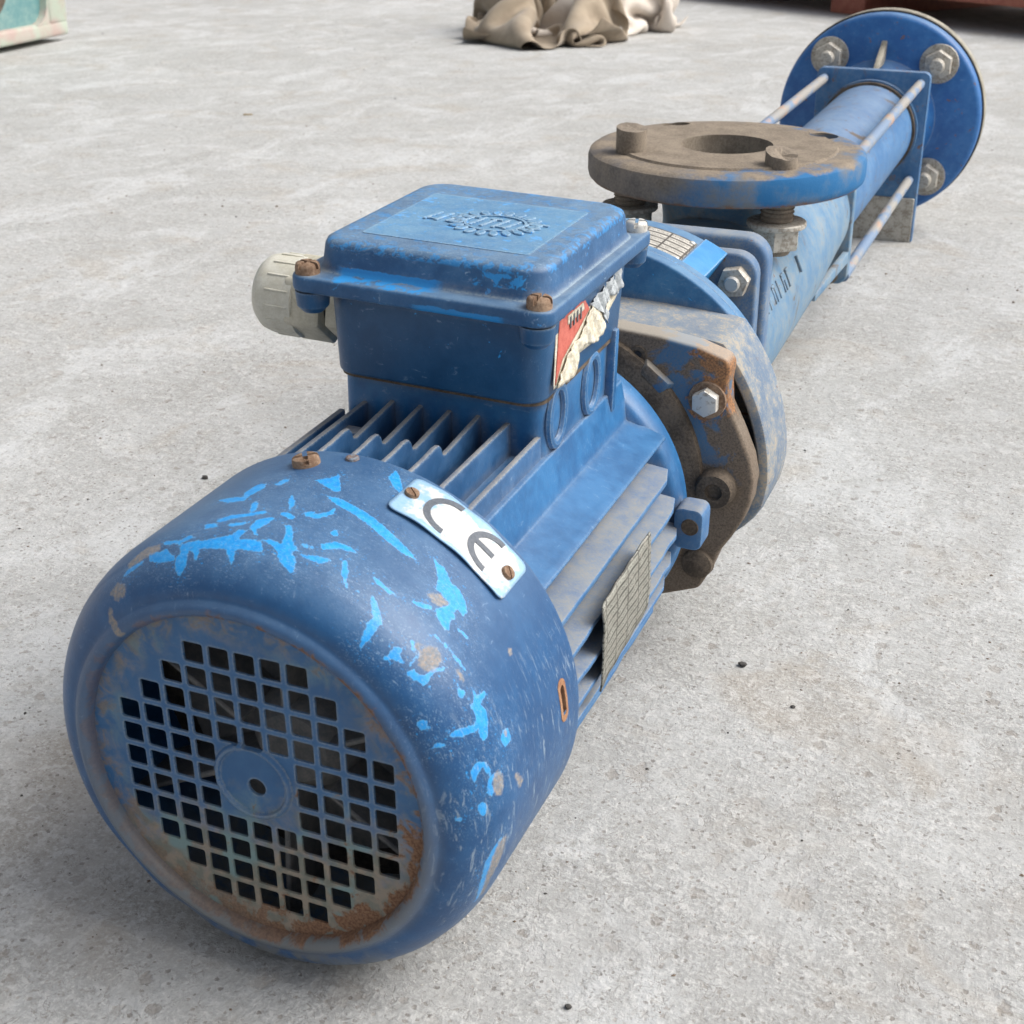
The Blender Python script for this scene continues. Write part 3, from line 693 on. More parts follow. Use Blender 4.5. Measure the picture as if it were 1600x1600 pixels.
def build_cowl():
    pr = cowl_profile()
    S = np.r_[0, np.cumsum(np.hypot(*np.diff(pr, axis=0).T))]
    ns = 104
    ss = np.linspace(0, S[-1], ns)
    yy, rr = np.interp(ss, S, pr[:, 0]), np.interp(ss, S, pr[:, 1])
    # angular samples: fine where the chips are, coarse underneath
    th = np.r_[np.arange(-30, 175, 0.5), np.arange(175, 330, 2.5)]
    nt = len(th)
    T, SS = np.meshgrid(np.radians(th), ss)
    Rm = np.repeat(rr[:, None], nt, 1); Ym = np.repeat(yy[:, None], nt, 1)
    TD = np.degrees(T)
    # knocks: a dent low on the left of the shoulder, slight out-of-round
    dent = np.exp(-((TD - 222) / 9) ** 2 - ((SS - 26) / 9) ** 2) * 3.0 + np.exp(-((TD - 243) / 6) ** 2 - ((SS - 22) / 8) ** 2) * 2.0
    Rm = Rm - dent + 0.25 * np.sin(3 * T + 1) * (SS > 30)
    deg2u = np.radians(1) * 84.0
    chip = sdf([[(t * deg2u, s) for t, s in p_] for p_ in CHIPS], TD * deg2u, SS)
    bare = sdf([[(t * deg2u, s) for t, s in p_] for p_ in BARE], TD * deg2u, SS)
    X = CX + Rm * np.cos(T); Z = CZ + Rm * np.sin(T)
    V = np.stack([X, Ym, Z], -1).reshape(-1, 3)
    F = []
    slot_t, slot_s = 7.6, S[-1] - 14.5
    for i in range(ns - 1):
        for j in range(nt):
            tc_ = th[j] + 0.25; sc_ = ss[i] + 0.5
            if abs(sc_ - slot_s) < 1.6 and abs(tc_ - slot_t - 0.5) * deg2u < 5.0: continue
            k = (j + 1) % nt
            F.append((i * nt + j, i * nt + k, (i + 1) * nt + k, (i + 1) * nt + j))
    n0 = len(V)
    # inner skin
    inner_prof = [(84.5, 87.2), (60, 87.0), (26, 86.8), (12, 83.5), (3, 74), (1.2, 65.6)]
    idx = list(range(0, nt, 4))
    Vi = []
    for y, r in inner_prof:
        for j in idx:
            t = math.radians(th[j]); Vi.append((CX + r * math.cos(t), y, CZ + r * math.sin(t)))
    m = len(idx)
    V = np.r_[V, np.array(Vi)]
    for i in range(len(inner_prof) - 1):
        for j in range(m):
            k = (j + 1) % m
            F.append((n0 + i * m + j, n0 + (i + 1) * m + j, n0 + (i + 1) * m + k, n0 + i * m + k)[::-1])
    for j in range(m):     # lip
        k = (j + 1) % m
        a = (ns - 1) * nt
        seq = [a + q for q in range(idx[j], (idx[k] if k else nt) + (1 if k else 0))]
        if not k: seq.append(a)
        F.append(tuple(seq + [n0 + k, n0 + j]))
    me = mesh_np('fan_cowl', V * U, F, 50)
    for nm, arr in (('chip', chip), ('bare', bare)):
        at = me.attributes.new(nm, 'FLOAT', 'POINT')
        full = np.full(len(me.vertices), 30.0, np.float32); full[:n0] = arr.ravel()
        at.data.foreach_set('value', full)
    return link('fan_cowl', me, M_COWL, root)
cowl = build_cowl()

def on_cowl(theta, y, r):
    t = math.radians(theta)
    return (CX + r * math.cos(t), y, CZ + r * math.sin(t))

def cyl_patch(outline, r0, r1, bm=None, th0=0.0, y0=0.0, sub=None):
    """closed outline given as (arc units, y) round th0,y0 wrapped on the cowl, thickness r0..r1"""
    bm = bm or bmesh.new()
    def P(a, y, r): return on_cowl(th0 - math.degrees(a / 88.8), y0 + y, r)
    lo = [bm.verts.new(P(a, y, r0)) for a, y in outline]
    hi = [bm.verts.new(P(a, y, r1)) for a, y in outline]
    n = len(outline)
    for i in range(n):
        j = (i + 1) % n
        bm.faces.new((lo[i], lo[j], hi[j], hi[i]))
    return bm, lo, hi

def strip_patch(pairs, r0, r1, th0, y0, bm=None):
    """band between paired points (outer,inner) along a path, wrapped on the cowl"""
    bm = bm or bmesh.new()
    def P(p_, r): return bm.verts.new(on_cowl(th0 - math.degrees(p_[0] / 88.8), y0 + p_[1], r))
    rows = [(P(o, r1), P(i, r1), P(i, r0), P(o, r0)) for o, i in pairs]
    for A, B in zip(rows[:-1], rows[1:]):
        for k in range(4):
            bm.faces.new((A[k], A[(k + 1) % 4], B[(k + 1) % 4], B[k]))
    bm.faces.new(rows[0]); bm.faces.new(rows[-1][::-1])
    return bm

# grille: a pierced disc
gb = lathe_bm([(-0.2, 0), (-0.2, 13.0), (-1.3, 13.6), (-1.5, 14.3), (-1.1, 15.1), (0.0, 15.6), (0.0, 66.2), (0.9, 66.2), (0.9, 0)], 96, 'y', (CX, 0, CZ))
gme = from_bm('fan_grille', gb)
cut = bmesh.new()
rows = {0: 5, 1: 4, 2: 3, 3: 2}
for r_ in range(-5, 6):
    half = {5: 2, 4: 3, 3: 4}.get(abs(r_), 5)
    for c_ in range(-half, half + 1):
        if abs(r_) <= 1 and abs(c_) <= 1: continue
        j = lambda: rnd.uniform(-0.12, 0.12)
        h = 4.0 + rnd.uniform(-0.08, 0.08)
        join_bm(cut, prism_bm([(c_ * 10 + x + j() * .4, r_ * 10 + z + j() * .4) for x, z in rrect(-h, h, -h, h, 0.9, 3)], -4, 5, 'y'))
join_bm(cut, prism_bm(circle(3.5, 24), -4, 5, 'y'))
gme = boolean(gme, from_bm('cut', cut))
bmg = bmesh.new(); bmg.from_mesh(gme)
gob = link('fan_grille', from_bm('fan_grille', scaled(bmg), 40, False), M_GRILLE, cowl)

# fan behind the grille
fan = part('cooling_fan', lathe_bm([(24, 0), (24, 14), (30, 20), (44, 22), (46, 60), (48, 60), (48, 0)], 48), M_FAN, root)
for k in range(6):
    a = 2 * PI * k / 6 + 0.25
    bl = box_bm(20, 78, -1.2, 1.2, 18, 46, 0.6, 1)
    Mb = Matrix.Rotation(-a, 4, 'Y') @ Matrix(((1, 0, 0, 0), (0, 0, 1, 0), (0, 1, 0, 0), (0, 0, 0, 1))) @ Matrix.Rotation(math.radians(12), 4, 'Z')
    part('fan_blade', bl, M_FAN, fan, Mb)

# cowl screws (a quarter turn apart) and the rusty slot
def slot_screw_bm(r, h, slot=1.1, cross=False):
    bm = lathe_bm([(0, 0), (0, r), (h * 0.6, r), (h * 0.86, r * 0.93), (h, r * 0.74), (h, 0)], 28, 'z')
    me = from_bm('s', bm)
    c = box_bm(-r * 1.2, r * 1.2, -slot / 2, slot / 2, h * 0.45, h * 2)
    if cross: join_bm(c, box_bm(-slot / 2, slot / 2, -r * 1.2, r * 1.2, h * 0.45, h * 2))
    me = boolean(me, from_bm('c', c))
    out = bmesh.new(); out.from_mesh(me)
    return out
me_cs = from_bm('cowl_screw', scaled(slot_screw_bm(5.2, 3.8, 1.9, True)), 40)
for thd in (98.6, 188.6):
    t = math.radians(thd)
    link('cowl_screw', me_cs, M_RUSTY, cowl, place(on_cowl(thd, 72.5, 88.3), (math.cos(t), 0.0, math.sin(t))) @ Matrix.Rotation(0.6, 4, 'Z'))
me_w = from_bm('cowl_rivet', scaled(lathe_bm([(0, 2.6), (0.8, 2.4), (1.1, 1.7), (0.6, 0.0)], 20, 'z')))
link('cowl_rivet', me_w, M_COWL, cowl, place(on_cowl(89.1, 80.5, 88.7), (0, 0, 1)))
st = []
for i in range(33):
    t = 2 * PI * i / 32
    def stad(w, l):
        x, y = math.cos(t), math.sin(t)
        return (l * (1 if x > 0 else -1) * (1 if abs(x) > 1e-6 else 0) + w * x, w * y)
    st.append((stad(3.4, 5.2), stad(1.7, 4.4)))
part('slotted_hole', strip_patch(st, 87.4, 89.2, 7.6, 70.0), M_RUSTLINER, cowl)

# CE plate, riveted to the cowl
def ce_plate():
    bm = bmesh.new()
    nA, nB = 40, 18
    L_, W_ = 52.0, 25.0
    grid = {}
    lay = bm.verts.layers.float.new('edge')
    def rr_clip(a, b):
        # rounded corners
        r = 3.0
        ax, by = abs(a) - (L_ / 2 - r), abs(b) - (W_ / 2 - r)
        if ax > 0 and by > 0:
            d = math.hypot(ax, by)
            m = max(ax, by)
            f = m / d
            return math.copysign(L_ / 2 - r + ax * f, a), math.copysign(W_ / 2 - r + by * f, b)
        return a, b
    for i in range(nA + 1):
        for j in range(nB + 1):
            a, b_ = -L_ / 2 + L_ * i / nA, -W_ / 2 + W_ * j / nB
            a2, b2 = rr_clip(a, b_)
            e = max(abs(a) / (L_ / 2), abs(b_) / (W_ / 2))
            lift = 0.75 + 0.7 * max(0, (-b_ / (W_ / 2) - 0.55)) + 0.25 * math.sin(a * 0.35) * (abs(b_) / (W_ / 2)) ** 2
            v = bm.verts.new(on_cowl(55.65 - math.degrees(a2 / 88.8), 69.0 + b2, 88.75 + lift)); v[lay] = e if b_ > 0 or a < -15 else e * 0.82
            grid[i, j] = v
    for i in range(nA):
        for j in range(nB):
            bm.faces.new((grid[i, j], grid[i + 1, j], grid[i + 1, j + 1], grid[i, j + 1]))
    bmesh.ops.recalc_face_normals(bm, faces=bm.faces)
    me = from_bm('ce_plate', scaled(bm), 40, False)
    ob = link('ce_plate', me, M_CE, root)
    md = ob.modifiers.new('thick', 'SOLIDIFY'); md.thickness = 0.45 * U; md.offset = 0
    return ob
ce = ce_plate()
def ce_letters(centre_a, kind):
    R1, R2 = 10.4, 7.7
    ob_pairs = []
    n = 22
    for i in range(n + 1):
        t = math.radians(84 + 192 * i / n)
        ob_pairs.append(((centre_a + R1 * math.cos(t), R1 * math.sin(t)), (centre_a + R2 * math.cos(t), R2 * math.sin(t))))
    bm = strip_patch(ob_pairs, 89.7, 90.0, 55.65, 69.6)
    if kind == 'E':
        bar = [((centre_a - 9.0 + 9.6 * i / 4, 1.3), (centre_a - 9.0 + 9.6 * i / 4, -1.3)) for i in range(5)]
        strip_patch(bar, 89.7, 90.02, 55.65, 69.6, bm)
    return part('letter_' + kind.lower(), bm, M_INK, ce)
ce_letters(-6.0, 'C'); ce_letters(13.2, 'E')
me_ps = from_bm('plate_screw', scaled(slot_screw_bm(2.7, 1.6, 0.6)), 40)
for thd in (70.1, 41.9):
    t = math.radians(thd)
    link('plate_screw', me_ps, M_RUSTY, ce, place(on_cowl(thd, 69.8, 89.7), (math.cos(t), 0, math.sin(t))) @ Matrix.Rotation(0.9, 4, 'Z'))

# ------------------------------------------------------------------ motor body and fins
half = [(47, 70), (51, 52), (66, 47.2), (69.4, 46.0), (69.6, 44.6), (67, 42.4), (60, 40), (60, -40), (68, -44), (52, -52), (47, -66)]
section = half + [(-x, z) for x, z in reversed(half)]
body = part('motor_body', prism_bm(section, 56, 246, 'y', 0.8, 2), M_MOTOR, root, ROLL)
part('motor_rear_end', lathe_bm([(50, 0), (50, 40), (54, 78), (58, 80), (60, 60), (60, 0)], 64), M_INNER, body)
part('end_shield', lathe_bm([(240, 60), (244, 76), (247, 78.5), (259, 79), (262, 77.5), (266, 70), (290, 62), (290, 0)], 96), M_MOTOR, body)

def upright_fin(x, ztop, y0, y1, hump=True, name='cooling_fin'):
    o = [(y0, 58), (y0, ztop - 1)]
    if hump:
        o += [(y0 + 2, ztop + 1.5), (98, ztop + 2.2), (107, ztop + 3.0), (110.5, ztop + 2.6), (112.5, ztop + 0.6), (113.5, ztop - 2.5), (116, ztop - 3.2)]
        o += [(y1 - 3, ztop - 0.2), (y1, ztop + 0.6)]
    else:
        o += [(y1, ztop)]
    o += [(y1, 58)]
    bm = prism_bm(o, x - 1.5, x + 1.5, 'x', 0.0)
    for v in bm.verts:       # draft: thinner at the crest
        f = 1.25 - 0.5 * max(0, min(1, (v.co.z - 58) / 28))
        v.co.x = x + (v.co.x - x) * f
    bevel_bm(bm, 0.7, 2, 50)
    return part(name, bm, M_FIN, body, ROLL)
for i, x in enumerate((-45.5, -33.6, -20.8, -8.0, 5.0, 17.8, 30.6, 43.2)):
    upright_fin(x, {0: 76.5, 1: 82.5, 6: 84.0, 7: 79.5}.get(i, 85.0), 66, 151, i in (2, 3, 4, 5))
part('fin_bridge', box_bm(-34, -21, 126, 133, 58, 78.5, 1.0), M_FIN, body, ROLL)

def side_fin(z, side, y0, y1, tip=82.0, th=1.7, wav=0):
    xt = math.sqrt(max(1, tip * tip - z * z))
    n = 16
    o = [(56, y0)]
    for i in range(n + 1):
        y = y0 + (y1 - y0) * i / n
        dx = 0.0
        if i == n: dx = -3.0
        if wav and 0 < i < n: dx = -max(0, rnd.uniform(-1.2, 1.0)) * wav
        o.append((xt + dx, y))
    o.append((56, y1))
    bm = prism_bm([(side * x, y) for x, y in o], z - th, z + th, 'z', 0.0)
    for v in bm.verts:
        f = max(0, min(1, (abs(v.co.x) - 58) / 24))
        v.co.z = z + (v.co.z - z) * (1.25 - 0.5 * f) - 2.0 * f * (1 if z > 0 else 0.4)
    bevel_bm(bm, 0.6, 2, 50)
    return part('cooling_fin', bm, M_SIDEFIN, body, ROLL)
for z in (31.5, 18.0, 5.0, -8.0, -21.0, -34.0):
    side_fin(z, 1, 70, 242 if z > 0 else 236, wav=0.6 if z < 20 else 0.25)
    side_fin(z, -1, 70, 242)
part('mounting_lug', prism_bm(rrect(78, 92, -6, 15, 4, 4), 238, 252, 'y', 1.2), M_SIDEFIN, body, ROLL)
part('lug_hole', lathe_bm([(237.4, 0), (237.4, 4.0), (238.6, 4.4)], 20, 'y', (86, 0, 6)), M_GRIME, body, ROLL)

# rating plate on the side fins, bent and lifted at its near end
def rating_plate():
    bm = bmesh.new()
    n, m = 30, 10
    g = {}
    prng = random.Random(3)
    wob = [prng.uniform(-1, 1) for _ in range(n + 1)]
    for i in range(n + 1):
        for j in range(m + 1):
            y = 121 + 64 * i / n
            z0, z1 = -15 + 4.5 * i / n, 24.5 + 2.0 * i / n
            z = z0 + (z1 - z0) * j / m
            if i == 0: y += 0.5 * math.sin(j * 1.9)
            x = 83.4 + 1.1 * math.exp(-i / 3.0) - 0.00055 * (z - 6) ** 2 * 4 + 0.18 * math.sin(i * 0.8 + j)
            g[i, j] = bm.verts.new((x, y, z))
    for i in range(n):
        for j in range(m):
            bm.faces.new((g[i, j], g[i + 1, j], g[i + 1, j + 1], g[i, j + 1]))
    ob = part('rating_plate', bm, M_MPLATE, root)
    md = ob.modifiers.new('thick', 'SOLIDIFY'); md.thickness = 0.8 * U; md.offset = 0
    return ob
rating_plate()

# ------------------------------------------------------------------ terminal box
neck = part('terminal_neck', prism_bm(rrect(-44.5, 45, 149, 236, 6), 55, 101, 'z', 1.0), M_MOTOR, root, BROLL)
for cy, cz, ry, rz in ((163, 85, 8.5, 12.5), (204, 84, 8.5, 12.5)):
    bm = bmesh.new(); rows_ = []
    for i in range(36):
        t = 2 * PI * i / 36
        ring = []
        for k in range(8):
            q = 2 * PI * k / 8
            d = 2.3 * math.cos(q)
            ring.append(bm.verts.new((45.4 + 2.0 * math.sin(q), cy + (ry + d) * math.cos(t), cz + (rz + d) * math.sin(t))))
        rows_.append(ring)
    for i in range(36):
        A, B = rows_[i], rows_[(i + 1) % 36]
        for k in range(8): bm.faces.new((A[k], B[k], B[(k + 1) % 8], A[(k + 1) % 8]))
    part('knockout_ring', bm, M_MOTOR, neck, BROLL)
part('neck_rib', box_bm(43, 49, 226, 231, 62, 101, 1.2), M_MOTOR, neck, BROLL)

part('box_seat_gasket', prism_bm(rrect(-44.0, 46.4, 142.4, 240.4, 9), 95.2, 97.2, 'z'), M_GRIME, neck, BROLL)
tbox = part('terminal_box', prism_bm(rrect(-46, 48.5, 139, 243, 10), 133.6, 96.6, 'z', 1.6, 3, (0.965, 0.975)), M_BOX, root, BROLL)
for sx in (-1, 1):
    for y in (133.5, 246.0):
        part('corner_boss', lathe_bm([(133.2, 0), (133.2, 7.0), (127, 6.4), (124.5, 4.0), (124, 0)], 28, 'z', (sx * 47.5, y, 0)), M_BOX, tbox, BROLL)
def lid_rim_outline():
    o = []
    for cx, cy, a in ((47.5, 246, 0), (-47.5, 246, 90), (-47.5, 133.5, 180), (47.5, 133.5, 270)):
        for i in range(9):
            t = math.radians(a - 14 + 118 * i / 8)
            o.append((cx + 7.6 * math.cos(t), cy + 7.6 * math.sin(t)))
    return o
part('lid_gasket', prism_bm(rrect(-49.4, 49.4, 135.5, 244.5, 9), 132.4, 134.2, 'z'), M_RUBBER, tbox, BROLL)
lid = part('terminal_box_lid', prism_bm(lid_rim_outline(), 133.6, 140.2, 'z', 1.5, 3), M_LID, root, BROLL)
# cap of the lid with a shallow sunk panel
capo = rrect(-49, 49, 136.5, 243, 12, 7)
bmc = bmesh.new()
def ring(bm, o, z, inset):
    cx, cy = 0.0, 189.75
    hx, hy = 49.0, 53.25
    return [bm.verts.new((cx + (x - cx) * (hx - inset) / hx, cy + (y - cy) * (hy - inset) / hy, z)) for x, y in o]
levels = [(140.0, -1.8), (140.7, -0.7), (142.0, 0.0), (149.6, 0.9), (151.4, 1.7), (152.4, 3.4), (152.7, 6.0)]
rg_ = [ring(bmc, capo, z, ins) for z, ins in levels]
for A, B in zip(rg_[:-1], rg_[1:]):
    n = len(A)
    for i in range(n): bmc.faces.new((A[i], A[(i + 1) % n], B[(i + 1) % n], B[i]))
bmc.faces.new(rg_[-1]); bmc.faces.new(rg_[0][::-1])
part('lid_cap', bmc, M_LID, lid, BROLL)
pan = prism_bm(rrect(-35, 36, 152, 220, 1.5, 3), 152.5, 152.95, 'z')
part('lid_panel', pan, M_PANEL, lid, BROLL)
# worn embossed emblem: an oval flower of petals round a slanted row of strokes
emb = bmesh.new()
for k in range(20):
    a = 2 * PI * k / 20
    cx, cy = 8 + 16.5 * math.cos(a), 186 + 15.0 * math.sin(a)
    o = [(cx + 3.4 * math.cos(t) * math.cos(a) - 1.9 * math.sin(t) * math.sin(a), cy + 3.4 * math.cos(t) * math.sin(a) + 1.9 * math.sin(t) * math.cos(a)) for t in np.linspace(0, 2 * PI, 10, endpoint=False)]
    join_bm(emb, prism_bm(o, 152.8, 153.7, 'z', 0.3, 1))
def ringz(bm, cx, cy, rx, ry, w, z0, z1, n=48):
    rows_ = []
    for i in range(n):
        t = 2 * PI * i / n
        c_, s_ = math.cos(t), math.sin(t)
        rows_.append([bm.verts.new((cx + (rx + d) * c_, cy + (ry + d) * s_, z)) for d, z in ((0, z0), (0, z1), (w, z1), (w, z0))])
    for i in range(n):
        A, B = rows_[i], rows_[(i + 1) % n]
        for k in range(4): bm.faces.new((A[k], B[k], B[(k + 1) % 4], A[(k + 1) % 4]))
ringz(emb, 8, 186, 12.0, 10.5, 1.2, 152.8, 153.6)
for k, x in enumerate(range(-22, 26, 5)):
    o = [(x, 180), (x + 1.6, 180), (x + 4.4, 192), (x + 2.8, 192)]
    join_bm(emb, prism_bm(o, 152.8, 153.7, 'z', 0.25, 1))
    if k % 3 != 1:
        yb = 190.2 if k % 2 else 181
        join_bm(emb, prism_bm([(x + 1, yb), (x + 6, yb), (x + 6.4, yb + 1.6), (x + 1.4, yb + 1.6)], 152.8, 153.6, 'z'))
part('lid_emblem', emb, M_PANEL, lid, BROLL)
me_ls = from_bm('lid_screw', scaled(slot_screw_bm(4.9, 4.6, 1.6, True)), 40)
for (x, y, m_) in ((-48.6, 132.3, M_RUSTY), (48.6, 132.3, M_RUSTY), (48.6, 247.2, M_STEEL), (-48.6, 247.2, M_RUSTY)):
    s = link('lid_screw', me_ls.copy(), m_, lid)
    M = BROLL @ Matrix.Translation((x, y, 140.0)); M2 = M.copy(); M2.translation = M.translation * U
    s.matrix_local = M2 @ Matrix.Rotation(rnd.uniform(0, 3), 4, 'Z')

# cable gland on the left face
gland = bpy.data.objects.new('cable_gland', None); COL.objects.link(gland); gland.parent = root; gland.empty_display_size = 0.01
GC = (0, 173, 114.5)
part('lock_nut', prism_bm(circle(16.5, 6, GC[1], GC[2], 0.35), -48, -57, 'x', 0.8, 2), M_GLANDBODY, gland, BROLL)
part('gland_body', lathe_bm([(-47, 12), (-66, 12)], 32, 'x', GC), M_BLACK, gland, BROLL)
part('hex_collar', prism_bm(circle(18.5, 6, GC[1], GC[2], 0.35), -59, -76, 'x', 1.2, 2), M_GLANDBODY, gland, BROLL)
part('dome_nut', lathe_bm([(-72, 15), (-72.5, 17.4), (-86, 17.2), (-90, 16.2), (-92.6, 14.0), (-93.4, 11.0), (-93.4, 8.0), (-88, 7.5), (-88, 0)], 56, 'x', GC), M_GLAND, gland, BROLL)
for k in range(16):
    a = 2 * PI * k / 16
    pt = (GC[1] + 17.2 * math.cos(a), GC[2] + 17.2 * math.sin(a))
    part('grip_ridge', box_bm(-85, -74, pt[0] - 0.5, pt[0] + 0.5, pt[1] - 0.5, pt[1] + 0.5, 0.2, 1), M_GLAND, gland, BROLL)

# torn warning sticker on the right face
def sheet(name, pts, x, mat, parent, amp=0.0, lift=None, th=0.25, seed=1, sub=4):
    bm = bmesh.new()
    vs = [bm.verts.new((x, y, z)) for y, z in pts]
    f = bm.faces.new(vs)
    bmesh.ops.triangulate(bm, faces=[f])
    for _ in range(sub):
        es = [e for e in bm.edges if e.calc_length() > 2.2]
        if not es: break
        bmesh.ops.subdivide_edges(bm, edges=es, cuts=1)
        bmesh.ops.triangulate(bm, faces=bm.faces)
    r = random.Random(seed)
    ph = [r.uniform(0, 6) for _ in range(4)]
    for v in bm.verts:
        y, z = v.co.y, v.co.z
        v.co.x += amp * (math.sin(y * .55 + ph[0]) * math.sin(z * .6 + ph[1]) + .5 * math.sin(y * 1.1 + z * .9 + ph[2])) + (lift(y, z) if lift else 0)
    ob = part(name, bm, mat, parent)
    md = ob.modifiers.new('thick', 'SOLIDIFY'); md.thickness = th * U; md.offset = 1
    return ob
def taper_x(z): return 49.9 + (z - 99) * 0.03     # right face of the rolled box
STX = 51.4
stk = sheet('warning_sticker', STK_BASE, STX, M_PAPER, root, 0.05)
sheet('red_field', STK_RED, STX + 0.35, M_RED, stk, 0.04)
sheet('print_block', STK_TXT, STX + 0.7, M_PAPER, stk, 0.02, th=0.1)
for k in range(4):
    y0_, z0_ = STK_TXT[0]; y1_, z1_ = STK_TXT[1]
    f = 0.12 + 0.22 * k
    yy_ = y0_ + (y1_ - y0_) * f; zz_ = z0_ + (z1_ - z0_) * f
    sheet('print_stroke', [(yy_, zz_ - 1.0), (yy_ + 1.6, zz_ - 0.9), (yy_ + 1.3, zz_ - 5.6), (yy_, zz_ - 5.8)], STX + 0.95, M_INK, stk, 0, th=0.1)
sheet('torn_flap', STK_TORN, STX + 0.9, M_PAPER, stk, 0.55, th=0.35, seed=4)
sheet('curled_foil', STK_FOIL, STX + 1.2, M_FOIL, stk, 0.9, th=0.3, seed=9)

# ------------------------------------------------------------------ motor flange (dirty iron)
fr = [(0, 79), (31, 78), (52, 76.5), (72, 73.5), (86, 69), (88.5, 65), (87.5, 56), (88.5, 45), (94.5, 33.5), (101, 19), (103.5, 8), (102.5, -4), (99.5, -14), (94, -25), (88.5, -34), (84.5, -46), (79, -57), (64, -63), (40, -72), (0, -74)]
fo = fr + [(-x, z) for x, z in reversed(fr[1:-1])]
flange = part('motor_flange', prism_bm(fo, 289, 303, 'y', 2.0, 3), M_IRON, root)
part('flange_register', lathe_bm([(284, 0), (284, 74), (286, 78), (290, 79)], 72), M_GRIME, flange)
rib = prism_bm([(0, 0), (20, 0), (17, 6), (3, 6)], -4, 4, 'z', 1.2)
part('cast_rib', rib, M_IRON, flange, Matrix.Translation((44, 290, 62)) @ Matrix.Rotation(math.radians(38), 4, 'Y') @ Matrix.Rotation(PI, 4, 'Z') @ Matrix.Translation((-20, 0, 0)))
part('tapped_hole', lathe_bm([(289.2, 4.6), (288.2, 4.2), (288.0, 2.2), (289.5, 2.0), (292, 0)], 24, 'y', (42.5, 0, 66)), M_GRIME, flange)
part('tapped_hole_core', lathe_bm([(287.8, 0), (287.8, 1.9), (289, 1.9)], 16, 'y', (42.5, 0, 66)), M_BLACK, flange)
me_hb = from_bm('flange_bolt', scaled(hex_bm(6.9, 5.5, 0.9, 0.15)), 30)
me_wr = from_bm('bolt_washer', scaled(lathe_bm([(0, 0), (0, 9.5), (1.6, 9.2), (1.6, 0)], 32, 'z')), 30)
for (x, z) in ((78.2, 47.5), (-78.2, 47.5)):
    link('bolt_washer', me_wr, M_RUSTY, flange, place((x, 289.2, z), (0, -1, 0)))
    link('flange_bolt', me_hb, M_STEEL, flange, place((x, 287.7, z), (0, -1, 0)) @ Matrix.Rotation(0.4, 4, 'Z'))
for sx in (1, -1):
    part('socket_boss', lathe_bm([(292, 10.5), (284, 9.8), (281.5, 8.6), (281.5, 4.4), (284, 4.0), (284, 0)], 36, 'y', (sx * 85.5, 0, 2.5)), M_GRIME, flange)
    part('low_bolt', lathe_bm([(291, 8.5), (286.5, 7.8), (285.4, 6.2), (285.4, 0)], 28, 'y', (sx * 77.8, 0, -42)), M_GRIME, flange)

# ------------------------------------------------------------------ bell housing
def clipped(r, zc, n=96, zlow=None):
    zl = zc if zlow is None else zlow
    o = []
    for i in range(n):
        t = 2 * PI * i / n
        x, z = r * math.cos(t), r * math.sin(t)
        if z > zc:
            z = zc - 0.0018 * x * x * 0.35
        if z < -zl: z = -zl
        o.append((x, z))
    return o
def cup_bm(outer, inner, y0, y1, yd, bevel_front=2.0):
    bm = bmesh.new()
    n = len(outer)
    R = lambda o, y: [bm.verts.new((x, y, z)) for x, z in o]
    sh = lambda o, k: [(x * k, z * k) for x, z in o]
    seq = [R(outer, y1), R(outer, y0 + bevel_front), R(sh(outer, 0.994), y0 + 0.6), R(sh(outer, 0.982), y0), R(sh(inner, 1.01), y0), R(inner, y0 + 1), R(inner, yd)]
    for A, B in zip(seq[:-1], seq[1:]):
        for i in range(n): bm.faces.new((A[i], A[(i + 1) % n], B[(i + 1) % n], B[i]))
    bm.faces.new(seq[0]); bm.faces.new(seq[-1][::-1])
    return bm
LOWR = ([-90, -60, -45, -30, -20, -13, -8, 0], [72, 76, 80, 87, 95, 102, 106, 107.5])
def shrunk(o, k=1.0):
    res = []
    for x, z in o:
        if z < 0:
            a = math.degrees(math.atan2(z, abs(x)))
            m = np.interp(a, *LOWR) * k
            r = math.hypot(x, z)
            if r > m: x, z = x * m / r, z * m / r
        res.append((float(x), float(z)))
    return res
bell = part('bell_housing', cup_bm(shrunk(clipped(107.5, 75.5)), shrunk(clipped(101.5, 68.5), 0.93), 305, 346, 338), M_RING, root)
bell_back = part('housing_disc', prism_bm(shrunk(clipped(102.5, 200, 128, 78), 0.955), 345, 354, 'y', 1.5, 3), M_BELL, bell)
part('housing_disc_rear', prism_bm(shrunk(clipped(102.0, 200, 128, 77.6), 0.95), 354.6, 362, 'y', 1.0, 2), M_BELL, bell)
# lantern saddle with the pump's rating plate on it
def sector_bm(r0, r1, a0, a1, y0, y1, n=28):
    o = [(r1 * math.cos(math.radians(a0 + (a1 - a0) * i / n)), r1 * math.sin(math.radians(a0 + (a1 - a0) * i / n))) for i in range(n + 1)]
    o += [(r0 * math.cos(math.radians(a1 - (a1 - a0) * i / n)), r0 * math.sin(math.radians(a1 - (a1 - a0) * i / n))) for i in range(n + 1)]
    return prism_bm(o, y0, y1, 'y', 1.0, 2)
lantern = part('lantern', sector_bm(78, 98.5, 60, 124, 361, 414), M_BELL, root)
part('lantern_bottom', sector_bm(70, 78, 236, 304, 361, 414), M_BELL, lantern)
part('bearing_hub', lathe_bm([(360, 0), (360, 56), (400, 50), (416, 50), (416, 0)], 56), M_GRIME, lantern)
part('lantern_boss', sector_bm(80, 99.6, 57.5, 66, 364.5, 413.4), M_BOSS, lantern)
hp = bmesh.new()
gg = {}
for i in range(15):
    for j in range(9):
        a = math.radians(66.5 + 21 * i / 14); y = 363.5 + 36 * j / 8
        gg[i, j] = hp.verts.new((99.3 * math.cos(a), y, 99.3 * math.sin(a)))
for i in range(14):
    for j in range(8): hp.faces.new((gg[i, j], gg[i + 1, j], gg[i + 1, j + 1], gg[i, j + 1]))
